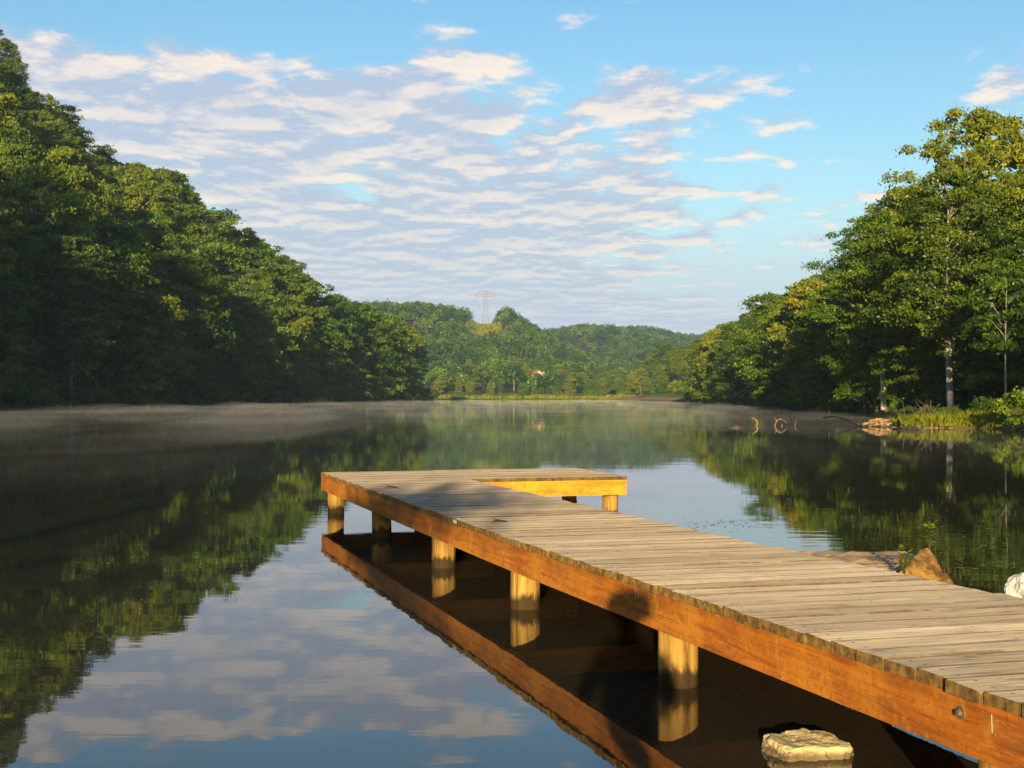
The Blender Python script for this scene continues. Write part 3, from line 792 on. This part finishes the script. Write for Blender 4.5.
# ------------------------------------------------------------------ rocks
def rock(name, loc, size, m, label, seed, rz=0.0, flat_top=None, rough=0.22, fr=1.6, tilt=(0, 0), sub=4, facets=9):
    bm = bmesh.new(); bmesh.ops.create_icosphere(bm, subdivisions=sub, radius=1.0)
    r = random.Random(seed); planes = []
    for _ in range(facets):
        d = Vector((r.gauss(0, 1), r.gauss(0, 1), r.gauss(0, 0.8))).normalized(); planes.append((d, r.uniform(0.62, 0.88)))
    if flat_top: planes.append((Vector((0.05, -0.08, 1)).normalized(), flat_top))
    for v in bm.verts:
        for d, k in planes:
            q = v.co.dot(d) - k
            if q > 0: v.co -= d * q * 0.93
        nn = mnoise.fractal(v.co * fr + Vector((seed, 0, 0)), 0.9, 2.1, 5)
        v.co += v.co.normalized() * nn * rough * 0.5
        v.co = Vector((v.co.x * size[0], v.co.y * size[1], v.co.z * size[2]))
    me = bpy.data.meshes.new(name); bm.to_mesh(me); bm.free(); me.materials.append(m)
    o = bpy.data.objects.new(name, me); link(o); o.location = loc; o.rotation_euler = (R(tilt[0]), R(tilt[1]), R(rz))
    tag(o, label, 'rock'); return o
def on_water(px, py): 
    y = CAMH * F / (py - HOR); return ray(px) * y, y
x, y = on_water(806, 751)
rock('rock', (x, y, -0.005), (0.17, 0.20, 0.10), M['rock_cream'], 'cream-coloured flat rock standing out of the dark water beside the dock', 3, 12, 0.55, 0.30, 2.2, sub=5)
# rusty broken slab on the far side of the dock
def prism(name, pts, thick, m, label, loc=(0, 0, 0), seed=1, cat='rock', cuts=5, amp=0.03):
    """a slab given by its top outline (3-D points); thickness downwards, faces broken up by noise"""
    bm = bmesh.new()
    top = [bm.verts.new(p) for p in pts]; bot = [bm.verts.new((p[0], p[1], p[2] - thick)) for p in pts]
    k = len(pts)
    bm.faces.new(top); bm.faces.new(bot[::-1])
    for i in range(k): bm.faces.new((top[i], bot[i], bot[(i+1) % k], top[(i+1) % k]))
    bmesh.ops.recalc_face_normals(bm, faces=bm.faces)
    bmesh.ops.triangulate(bm, faces=bm.faces)
    bmesh.ops.subdivide_edges(bm, edges=bm.edges, cuts=cuts, use_grid_fill=True)
    for v in bm.verts:
        v.co += Vector((mnoise.fractal(v.co * 5 + Vector((seed, 1, 0)), 0.8, 2, 5), mnoise.fractal(v.co * 5 + Vector((7, seed, 0)), 0.8, 2, 5), mnoise.fractal(v.co * 5 + Vector((3, 9, seed)), 0.8, 2, 5))) * amp
    me = bpy.data.meshes.new(name); bm.to_mesh(me); bm.free(); me.materials.append(m)
    o = bpy.data.objects.new(name, me); link(o); o.location = loc
    tag(o, label, cat); return o
def pt(px, py, y):                        # a point at depth y seen at that pixel
    return Vector((ray(px) * y, y, CAMH - (py - HOR) / F * y))
sl = [pt(799, 551, 11.2), pt(845, 550, 11.4), pt(905, 553, 11.2), pt(930, 562, 10.7), pt(905, 573, 10.2), pt(862, 569, 10.3), pt(828, 560, 10.7)]
prism('rock', sl, 0.45, M['rock_brown'], 'flat brown slab of rock lying in the water just beyond the dock', seed=4, amp=0.035)
wd = [pt(898, 574, 10.0), pt(921, 549, 10.25), pt(927, 547, 10.35), pt(953, 584, 10.0), pt(946, 590, 9.8), pt(915, 588, 9.75)]
prism('rock', wd, 0.55, M['rock_rust'], 'rust-orange wedge-shaped rock with a sharp peak beyond the dock', seed=9, amp=0.022)
rock('rock', tuple(pt(1032, 596, 8.6)), (0.155, 0.18, 0.16), M['rock_white'], 'whitish boulder at the right edge of the photo behind the dock', 8, 20, None, 0.3, 2.0, sub=5)

def sprig(px, py, y, h, label, m, seed, nst=4):
    r = random.Random(seed); b = pt(px, py, y); root = empty('sprig_plant', b); tag(root, label, 'plant')
    gs = Geo(); gl = Geo()
    for k in range(nst):
        th = r.uniform(0, 6.28); ln = h * r.uniform(0.6, 1); sp = r.uniform(0.1, 0.45) * ln
        tip = Vector((math.cos(th) * sp, math.sin(th) * sp, ln)); mid = tip * 0.5 + Vector((0, 0, ln * 0.08))
        gs.tube([(0, 0, -0.03), mid, tip], [0.003, 0.0025, 0.0012], 5)
        for j in range(11):
            f = 0.3 + 0.7 * j / 6; c = Vector((0, 0, 0)).lerp(mid, f * 2) if f < .5 else mid.lerp(tip, f * 2 - 1)
            a = r.uniform(0, 6.28); d = Vector((math.cos(a), math.sin(a), r.uniform(0.1, 0.7))).normalized(); s = Vector((-d.y, d.x, 0.1)).normalized()
            L = h * r.uniform(0.26, 0.42); wv = L * 0.34
            gl.add([c, c + d * L * .5 + s * wv, c + d * L - Vector((0, 0, L * .15)), c + d * L * .5 - s * wv], [(0, 1, 2, 3)], r.random())
    gs.build('stem', M['twig'], root); gl.build('leaves', m, root)
sprig(929, 551, 10.35, 0.155, 'green leafy sprig growing from the peak of the rusty wedge rock', M['leaf_yellow'], 2, 4)
sprig(904, 574, 10.0, 0.15, 'yellowish sprig growing where the flat slab meets the wedge rock', M['leaf_yellow'], 5, 5)
sprig(944, 572, 10.05, 0.10, 'small sparse sprig on the right side of the wedge rock', M['leaf_green'], 8, 3)

# ------------------------------------------------------------------ wood and stones along the right bank
def snag(name, pts, rads, m, label, cat='branch', group=None, extra=()):
    g = Geo(); g.tube(pts, rads, 8)
    for (p2, r2) in extra: g.tube(p2, r2, 6)
    o = g.build(name, m, None, smooth=True); tag(o, label, cat, group); return o
def W3(px, py, y, zz=None): 
    v = pt(px, py, y); 
    return v if zz is None else Vector((v.x, v.y, zz))
ys_ = 66.0
s1 = [W3(752, 430, ys_, -0.15), W3(755.5, 426.5, ys_), W3(757.5, 423.5, ys_), W3(757, 420.8, ys_), W3(753, 418.0, ys_), W3(751.0, 419.0, ys_)]
snag('bent_branch', s1, [0.035, 0.045, 0.045, 0.04, 0.03, 0.012], M['driftwood'], 'single curved branch poking out of the water, left of the arched pair')
s2 = [W3(774, 430, ys_, -0.15), W3(775, 425, ys_), W3(776.5, 421, ys_ + .3), W3(780, 418.8, ys_ + .4), W3(784, 420.2, ys_ + .3), W3(787, 423.4, ys_ + .2)]
snag('bent_branch', s2, [0.035, 0.035, 0.03, 0.025, 0.02, 0.01], M['driftwood'], 'arched branch making a small hoop above the water', extra=[([W3(776.5, 421, ys_ + .3), W3(774.5, 417.2, ys_ + .5)], [0.03, 0.012]), ([W3(781, 430, ys_ - .5, -.1), W3(782, 424.5, ys_ - .5)], [0.03, 0.018])])
s3 = [W3(794.5, 430, ys_, -0.15), W3(795, 424, ys_), W3(797, 419.8, ys_)]
snag('bent_branch', s3, [0.04, 0.04, 0.015], M['driftwood_dark'], 'short upright stub of wood in the water, right of the hoop branch')
snag('floating_log', [W3(729, 427, 62, -0.02), W3(737, 426.5, 62, 0.04), W3(744, 426.5, 62, -0.01)], [0.05, 0.07, 0.04], M['driftwood_dark'], 'thin dark log floating left of the bent branches', 'log')
snag('fallen_branch', [W3(823, 416, 70, 0.32), W3(835, 417.5, 69, 0.42), W3(846, 420, 67, 0.30), W3(858, 425, 65, 0.10), W3(866, 428, 64, -0.1)], [0.03, 0.06, 0.07, 0.09, 0.1], M['driftwood_dark'],
     'dark fallen branch slanting into the water beside the driftwood pile', 'branch', None,
     [([W3(829, 417, 69.5, 0.37), W3(829, 411, 69.5, 0.75)], [0.035, 0.015])])
for i, (px, py, ln, a, zz) in enumerate([(871, 422, 0.9, 0.2, 0.16), (880, 424, 1.0, -0.35, 0.10), (886, 421.5, 0.8, 0.5, 0.26), (877, 420.5, 0.7, -0.1, 0.3), (890, 425, 0.8, 0.9, 0.12)]):
    b = pt(px, 424, 64.0); d = Vector((math.cos(a), math.sin(a), 0.12)) * ln
    lab = ['thick sunlit driftwood log at the tip of the grassy spit', 'sunlit driftwood log half in the water in front of the pile', 'short driftwood log on top of the pile by the grass', 'pale short log at the back of the driftwood pile', 'driftwood log angled against the grass edge'][i]
    snag('driftwood_log', [Vector((b.x, b.y, zz)) - d * .5, Vector((b.x, b.y, zz + .03)), Vector((b.x, b.y, zz)) + d * .5], [0.06, 0.075, 0.05], M['driftwood'], lab, 'log', 'driftwood pile on the spit')
snag('floating_log', [W3(893, 430, 59.5, 0.0), W3(905, 431, 58.8, 0.06), W3(918, 432, 58, 0.05), W3(926, 432, 57.6, -0.02)], [0.05, 0.09, 0.08, 0.04], M['driftwood_dark'], 'long dark log floating in front of the sunlit grass', 'log')
for i, px in enumerate([894, 898, 903, 907, 913, 918, 924, 931, 937, 942, 950, 955, 963, 969]):
    y = 61.35; x = ray(px) * y
    rock('stone', (x, y + random.uniform(-.1, .15), 0.0), (random.uniform(.08, .22), .14, random.uniform(.05, .11)), M['rock_tan'], 'small tan stone in the row edging the grassy spit', 30 + i, random.uniform(0, 90), None, 0.3, 1.6, sub=2)['group'] = 'stones along the grassy spit'
# dead brush behind the spit
g = Geo(); rb2 = random.Random(3)
for k in range(26):
    b = Vector((ray(rb2.uniform(908, 942)) * 67, 67 + rb2.uniform(-1, 1), 0.2)); d = Vector((rb2.uniform(-1.1, 1.1), rb2.uniform(-.3, .3), rb2.uniform(0.25, 1.0)))
    g.tube([b, b + d * .6 + Vector((0, 0, .12)), b + d * 1.1], [0.035, 0.022, 0.008], 5)
o = g.build('brush_pile', M['driftwood_dark'], None); tag(o, 'tangle of dead brown branches behind the grassy spit', 'brush')

def blades(name, pos, hgt, wdt, label, seed):
    r = np.random.default_rng(seed); n = len(pos); pos = np.asarray(pos)
    th = r.uniform(0, 6.28, n); w = np.stack([np.cos(th), np.sin(th), np.zeros(n)], 1) * (wdt * r.uniform(.6, 1.3, n))[:, None]
    h = hgt * r.uniform(.3, 1.2, n) * (0.45 + 0.9 * np.clip(np.sin(pos[:, 0] * 2.9 + 1.0) * np.cos(pos[:, 1] * 2.1) + 0.45, 0, 1)); lean = r.normal(size=(n, 2)) * 0.35 * h[:, None]
    mid = pos + np.stack([lean[:, 0] * .3, lean[:, 1] * .3, h * .6], 1); tip = pos + np.stack([lean[:, 0], lean[:, 1], h], 1)
    V = np.stack([pos - w, pos + w, mid + w * .7, tip, mid - w * .7], 1).reshape(-1, 3)
    o = mesh_np(name, V, np.arange(len(V)).reshape(-1, 5), M['grass'], attr={'rnd': np.repeat(r.uniform(0, 1, n), 5)})
    tag(o, label, 'grass', kind='stuff')
gx = rng.uniform(16.8, 22.5, 9000); gy = rng.uniform(59.6, 67.0, 9000); keep = ground(gx, gy) > 0.03
gx, gy = gx[keep], gy[keep]
blades('grass', np.stack([gx, gy, ground(gx, gy)], 1), 0.36, 0.022, 'sunlit yellow-green grass on the spit', 4)
gpx = rng.uniform(416, 640, 9000); gy = rng.uniform(561, 605, 9000); gx = ray(gpx) * gy
keep = ~((gpx > 600) & (gy < 575)); gx, gy = gx[keep], gy[keep]
blades('meadow_grass', np.stack([gx, gy, ground(gx, gy)], 1), 1.2, 0.30, 'bright yellow-green grass along the far shore', 5)
gpx = rng.uniform(470, 499, 3000); gy = rng.uniform(940, 1075, 3000); gx = ray(gpx) * gy
blades('clearing_grass', np.stack([gx, gy, ground(gx, gy)], 1), 1.2, 0.5, 'yellow grass of the clearing on the far hilltop', 6)
# scum and leaf scraps floating on the right
g = Geo(); r3 = random.Random(8)
for k in range(150):
    if k < 60: px, py = r3.gauss(722, 22), r3.gauss(524, 3)
    else: px, py = r3.uniform(930, 1023), r3.uniform(500, 570)
    x, y = on_water(px, py); a = r3.uniform(0, 3.1); s = r3.uniform(0.012, 0.04)
    c, s2_ = math.cos(a) * s, math.sin(a) * s
    g.add([(x - c, y - s2_, 0.004), (x + s2_ * .4, y - c * .4, 0.007), (x + c, y + s2_, 0.004), (x - s2_ * .4, y + c * .4, 0.006)], [(0, 1, 2, 3)])
o = g.build('floating_leaves', M['driftwood'], None); tag(o, 'scattered leaf scraps floating on the water beyond the dock', 'leaves', kind='stuff')

# ------------------------------------------------------------------ far shore: houses, pole; pylon on the hill
def house(px, y, w, d, h, wall, label, rz):
    x = ray(px) * y; root = empty('house', (x, y, float(ground(x, y))), rz); tag(root, label, 'house')
    g = Geo(); g.box(-w/2, w/2, -d/2, d/2, -0.3, h); g.add([(-w/2, -d/2, h), (w/2, -d/2, h), (0, -d/2, h + w * .42)], [(0, 1, 2)]); g.add([(-w/2, d/2, h), (w/2, d/2, h), (0, d/2, h + w * .42)], [(2, 1, 0)])
    g.build('wall', wall, root)
    g = Geo(); e = 0.35
    for s in (-1, 1):
        g.add([(s * (w/2 + e), -d/2 - e, h - .3), (0, -d/2 - e, h + w * .42 + .05), (0, d/2 + e, h + w * .42 + .05), (s * (w/2 + e), d/2 + e, h - .3),
               (s * (w/2 + e), -d/2 - e, h - .12), (0, -d/2 - e, h + w * .42 + .25), (0, d/2 + e, h + w * .42 + .25), (s * (w/2 + e), d/2 + e, h - .12)],
              [(0, 1, 2, 3), (4, 7, 6, 5), (0, 4, 5, 1), (1, 5, 6, 2), (2, 6, 7, 3), (3, 7, 4, 0)])
    g.build('roof', M['house_roof'], root)
    for s in (-1, 1):
        g = Geo(); g.box(s * w * .25 - .4, s * w * .25 + .4, -d/2 - .05, -d/2 + .02, h * .4, h * .8); g.build('window', M['window'], root)
house(537, 640, 3.4, 6, 4.9, M['house_wall'], 'small tan house with a rusty gabled roof among the far shore trees', 0.3)
house(544.5, 645, 2.6, 5, 5.0, M['house_wall_white'], 'whitish gabled house just right of the tan one on the far shore', -0.2)
house(551.5, 642, 2.4, 4, 4.2, M['house_wall'], 'smallest low shed-like house, last in the far shore row', 0.1)
g = Geo(); g.tube([(0, 0, -0.5), (0, 0, 4.0), (0, 0, 8.0)], [0.17, 0.15, 0.12], 8)
o = g.build('utility_pole', M['pole'], None); o.location = (ray(514) * 618, 618, float(ground(ray(514) * 618, 618))); tag(o, 'pale bare pole standing among the far shore bushes', 'pole')

yy = 1052.0; x = ray(485.5) * yy; z0 = float(ground(x, yy)) - 0.6
py_root = empty('power_pylon', (x, yy, z0), 0.0); tag(py_root, 'steel lattice power pylon with a wide crossarm on the far hilltop', 'pylon')
PH = (HOR - 290) / F * yy + CAMH - z0; th = 0.10
legs = [(-1, -1), (1, -1), (1, 1), (-1, 1)]
def wdt(f): return 2.6 * (1 - f) + 0.75 * f
for sx, sy in legs:
    g = Geo(); g.tube([(sx * wdt(0), sy * wdt(0), 0), (sx * wdt(.6), sy * wdt(.6), PH * .6), (sx * .75, sy * .75, PH)], [.2, .19, .17], 4); g.build('leg', M['steel'], py_root)
g = Geo(); kk = 8
for i in range(kk):
    f0, f1 = i / kk, (i + 1) / kk
    for a in range(4):
        p, q = legs[a], legs[(a + 1) % 4]
        g.tube([(p[0] * wdt(f0), p[1] * wdt(f0), PH * f0), (q[0] * wdt(f1), q[1] * wdt(f1), PH * f1)], [.09, .09], 4)
        g.tube([(q[0] * wdt(f0), q[1] * wdt(f0), PH * f0), (p[0] * wdt(f1), p[1] * wdt(f1), PH * f1)], [.09, .09], 4)
g.build('lattice', M['steel'], py_root)
g = Geo()
for s in (-1, 1):
    g.tube([(-8, 0.0, PH * .86), (-4, s * .5, PH * .84), (4, s * .5, PH * .84), (8, 0, PH * .86)], [.15] * 4, 4)
    g.tube([(-8, 0, PH * .87), (-4.5, s * .4, PH * .98), (4.5, s * .4, PH * .98), (8, 0, PH * .87)], [.15] * 4, 4)
for i in range(17):
    a = -8 + i; hi = .98 if abs(a) < 4.6 else .98 - .11 * (abs(a) - 4.5) / 3.5
    g.tube([(a, 0, PH * .85), (a + .5, 0, PH * hi)], [.09, .09], 4)
g.build('crossarm', M['steel'], py_root)
for a in (-7.4, 0.0, 7.4):
    g = Geo(); g.tube([(a - .9, 0, PH * .85), (a, 0, PH * .76), (a + .9, 0, PH * .85)], [.12, .16, .12], 6); g.build('insulator', M['steel'], py_root)

# ------------------------------------------------------------------ behind the camera: the photographer and a shore tree whose shade lies on the dock
def skin_body(name, edges, verts, rads, m, parent=None):
    me = bpy.data.meshes.new(name); me.from_pydata(verts, edges, []); o = bpy.data.objects.new(name, me); link(o); me.materials.append(m)
    md = o.modifiers.new('Skin', 'SKIN'); md.use_smooth_shade = True
    sv = me.skin_vertices[0].data
    for i, r in enumerate(rads): sv[i].radius = (r, r)
    sv[0].use_root = True
    s = o.modifiers.new('Sub', 'SUBSURF'); s.levels = 1; s.render_levels = 2
    if parent: o.parent = parent
    return o
PX, PY, PZ = 0.0, -0.42, float(ground(0.0, -0.42)) - 0.02
V = [(0, 0, .82), (0, 0, 1.0), (0, 0, 1.2), (0, 0.02, 1.32), (0, .04, 1.40), (0, .06, 1.50), (0, .05, 1.57),
     (-.09, 0, .78), (-.1, .01, .45), (-.1, 0, .08), (-.1, .1, .03), (.09, 0, .78), (.1, .01, .45), (.1, 0, .08), (.1, .1, .03),
     (-.17, 0, 1.27), (-.24, .05, 1.05), (-.12, .24, 1.26), (-.09, .30, 1.30), (.17, 0, 1.27), (.24, .05, 1.05), (.12, .24, 1.26), (.09, .30, 1.30)]
E = [(0,1),(1,2),(2,3),(3,4),(4,5),(5,6),(0,7),(7,8),(8,9),(9,10),(0,11),(11,12),(12,13),(13,14),(2,15),(15,16),(16,17),(17,18),(2,19),(19,20),(20,21),(21,22)]
RD = [.14,.13,.15,.08,.055,.095,.085,.085,.06,.045,.04,.085,.06,.045,.04,.065,.048,.036,.035,.065,.048,.036,.035]
pers = empty('person', (PX - 0.035, PY, PZ)); pers.scale = (0.9, 0.9, 0.895); tag(pers, 'photographer standing on the shore, whose head shadow falls on the dock beam', 'person')
skin_body('body', E, V, RD, M['cloth_blue'], pers)
g = Geo(); g.tube([(0, .03, 1.5), (0, .03, 1.56), (0, .03, 1.62), (0, .03, 1.655)], [.135, .138, .115, .05], 14); g.build('hair', M['hair'], pers, smooth=True)

tree = empty('shore_tree', (-7.2, -14.0, float(ground(-7.2, -14.0)) - 0.1)); tag(tree, 'shore tree behind the camera with a long branch over the bank', 'tree')
g = Geo(); g.tube([(0, 0, 0), (0.1, 0, 3), (-.1, 0, 6), (0, 0, 9)], [.2, .17, .12, .04], 8); g.tube([(0.05, 0, 3.4), (2.0, .1, 4.2), (5.4, 0, 4.4)], [.08, .05, .02], 6); g.build('trunk', M['bark'], tree, smooth=True)
r = np.random.default_rng(3); q = r.normal(size=(1050, 3)) * np.array([0.72, 0.4, 0.17]) + np.array([3.6, 0, 4.3]); q2 = r.normal(size=(3500, 3)) * np.array([1.0, 1.2, 1.3]) + np.array([-1.2, 0, 7.6])
q = np.concatenate([q, q2]); Vv = leaf_quads(q, 0.09, 0.2, q * 0, r)
mesh_np('crown', Vv, np.arange(len(Vv)).reshape(-1, 4), M['leaf_green'], tree, attr={'rnd': np.repeat(r.uniform(0, 1, len(q)), 4)})

# ------------------------------------------------------------------ haze and the mist on the water
t = NT('haze_air'); pv = t.n('ShaderNodeVolumePrincipled', inp={'Color': (0.55, 0.78, 1.0, 1), 'Density': 0.00013, 'Anisotropy': 0.0})
M['haze'] = t.out(pv.outputs[0], 'Volume')
g = Geo(); g.box(-2600, 2600, -430, 4100, -6, 330); o = g.build('haze', M['haze'], None); tag(o, 'faint blue morning haze over the valley', 'haze', kind='stuff')
t = NT('lake_mist'); pv = t.n('ShaderNodeVolumePrincipled', inp={'Color': (0.92, 0.92, 0.92, 1), 'Density': 0.0045, 'Anisotropy': 0.0})
M['mist'] = t.out(pv.outputs[0], 'Volume')
mxs = np.arange(-60, 46, 1.5); mys = np.concatenate([np.arange(20, 200, 3.0), np.arange(200, 561, 8.0)])
MX, MY = np.meshgrid(mxs, mys)
fx = (MX - mxs[0]) / (mxs[-1] - mxs[0]); lx = XL(MY) - 0.5; rx = XR(MY) - 1.0
MX2 = lx + (rx - lx) * fx
hz = np.zeros_like(MX2)
for i in range(MX2.shape[0]):
    for j in range(MX2.shape[1]):
        q = mnoise.fractal(Vector((MX2[i, j] * 0.13, MY[i, j] * 0.045, 0.7)), 0.7, 2.0, 5)
        hz[i, j] = 0.03 + 0.62 * max(0.0, q + 0.12) ** 1.35 + 0.04 * random.random()
edge = np.minimum(1, np.minimum(fx, 1 - fx) * 10 + 0.25); hz *= edge * np.interp(MY, [20, 45, 90, 160, 300, 560], [0.0, 0.9, 1.5, 1.5, 0.9, 0.45])
hz = np.maximum(hz, 0.004)
m_, n_ = MX2.shape
idx = np.arange(m_ * n_).reshape(m_, n_); tq = np.stack([idx[:-1, :-1].ravel(), idx[:-1, 1:].ravel(), idx[1:, 1:].ravel(), idx[1:, :-1].ravel()], 1)
N0 = m_ * n_
V = np.concatenate([np.stack([MX2.ravel(), MY.ravel(), hz.ravel() + 0.006], 1), np.stack([MX2.ravel(), MY.ravel(), np.full(N0, 0.006)], 1)])
per = np.concatenate([idx[0, :], idx[1:, -1], idx[-1, -2::-1], idx[-2:0:-1, 0]])
sq = np.stack([per, np.roll(per, -1), np.roll(per, -1) + N0, per + N0], 1)[:, ::-1]
o = mesh_np('mist', V, np.concatenate([tq, (tq + N0)[:, ::-1], sq]), M['mist'])
tag(o, 'thin low mist drifting on the lake surface', 'mist', kind='stuff')

# ------------------------------------------------------------------ sky, sun, camera
wld = bpy.data.worlds.new('World'); sc.world = wld; wld.use_nodes = True
t = NT('', wld)
sky = t.n('ShaderNodeTexSky', sky_type='NISHITA', sun_disc=False)
sky.sun_elevation = R(SUN_EL); sky.sun_rotation = R(180 + SUN_AZ); sky.air_density = 1.0; sky.dust_density = 0.6; sky.ozone_density = 2.0
SKYS = 0.082
dirv = t.n('ShaderNodeTexCoord').outputs['Generated']
sp = t.n('ShaderNodeSeparateXYZ'); t.l(dirv, sp.inputs[0])
zc = t.math('MAXIMUM', sp.outputs[2], 0.0)
den = t.math('ADD', zc, 0.055)
cu = t.math('DIVIDE', sp.outputs[0], den); cvv = t.math('DIVIDE', sp.outputs[1], den)
cp = t.n('ShaderNodeCombineXYZ'); t.l(cu, cp.inputs[0]); t.l(cvv, cp.inputs[1])
def cloud(off):
    q = t.vmath('ADD', cp.outputs[0], off)
    big = t.noise(t.scale(q, 0.55, 0.40, 1), 1.0, 2, 0.5)
    mid = t.noise(t.scale(q, 3.3, 2.5, 1), 1.0, 8, 0.62, 0.15)
    return t.math('ADD', t.math('MULTIPLY', big, 0.50), t.math('MULTIPLY', mid, 0.80))
d0 = cloud((3.1, 1.7, 0)); d1 = cloud((3.1, 1.7 + 0.13, 0))
# more cloud in the middle left, thinning to the right and overhead
az = t.math('DIVIDE', sp.outputs[0], t.math('MAXIMUM', sp.outputs[1], 0.05))
el = zc
covr = t.math('SUBTRACT', t.math('ADD', t.ramp(az, 0.30, 0.0), t.math('MULTIPLY', t.ramp(el, 0.15, 0.05), 0.30)), t.math('MULTIPLY', t.ramp(el, 0.20, 0.265), 1.35))
thr = t.math('MULTIPLY_ADD', covr, -0.150, 0.678)
cov_ = t.ramp(t.math('SUBTRACT', d0, thr), -0.015, 0.105)
lit = t.ramp(t.math('SUBTRACT', d0, d1), -0.05, 0.09)
thick = t.ramp(t.math('SUBTRACT', d0, thr), 0.03, 0.26)
lit = t.math('MULTIPLY', lit, t.math('MULTIPLY_ADD', thick, -0.45, 1.0))
K = 0.46 / SKYS
cc = t.mix(lit, (0.50 * K, 0.57 * K, 0.75 * K), (1.22 * K, 0.99 * K, 0.79 * K))
hs = t.n('ShaderNodeHueSaturation', inp={'Saturation': 1.28, 'Value': 1.12, 'Color': sky.outputs[0]})
veil = t.ramp(el, 0.17, 0.0)
base_sky = t.mix(t.math('MULTIPLY', veil, 0.95), hs.outputs[0], (0.52 * K, 0.63 * K, 0.90 * K))
cm = t.mix(t.math('MULTIPLY', cov_, 0.9), base_sky, cc)
cm = t.mix(t.math('MULTIPLY', t.ramp(el, 0.13, 0.03), 0.55), cm, (0.58 * K, 0.65 * K, 0.86 * K))
bg = t.n('ShaderNodeBackground', inp={'Strength': SKYS}); t.l(cm, bg.inputs[0])
wo = t.n('ShaderNodeOutputWorld'); t.l(bg.outputs[0], wo.inputs[0])

sl_ = bpy.data.lights.new('sun', 'SUN'); sl_.energy = 5.0; sl_.angle = R(0.5); sl_.color = (1.0, 0.77, 0.45)
so = bpy.data.objects.new('sun', sl_); link(so)
sd = Vector((-math.sin(R(SUN_AZ)) * math.cos(R(SUN_EL)), -math.cos(R(SUN_AZ)) * math.cos(R(SUN_EL)), math.sin(R(SUN_EL))))
so.rotation_euler = sd.to_track_quat('Z', 'Y').to_euler(); so.location = sd * 60

cam = bpy.data.cameras.new('camera'); co = bpy.data.objects.new('camera', cam); link(co)
cam.sensor_width = 36; cam.lens = F / 1024 * 36; cam.clip_start = 0.05; cam.clip_end = 12000
co.location = (0, 0, CAMH); co.rotation_euler = (R(90) + math.atan((HOR - 384) / F), 0, 0)
sc.camera = co

sc.render.engine = 'CYCLES'
cy = sc.cycles
cy.use_denoising = True; cy.max_bounces = 6; cy.diffuse_bounces = 2; cy.glossy_bounces = 3; cy.transmission_bounces = 3; cy.volume_bounces = 1; cy.transparent_max_bounces = 8
cy.sample_clamp_indirect = 8
sc.view_settings.view_transform = 'Standard'; sc.view_settings.look = 'None'; sc.view_settings.exposure = 1.12; sc.view_settings.gamma = 1.0
sc.view_settings.use_curve_mapping = False
print('trees', N_TREES[0], 'objects', len(bpy.data.objects))
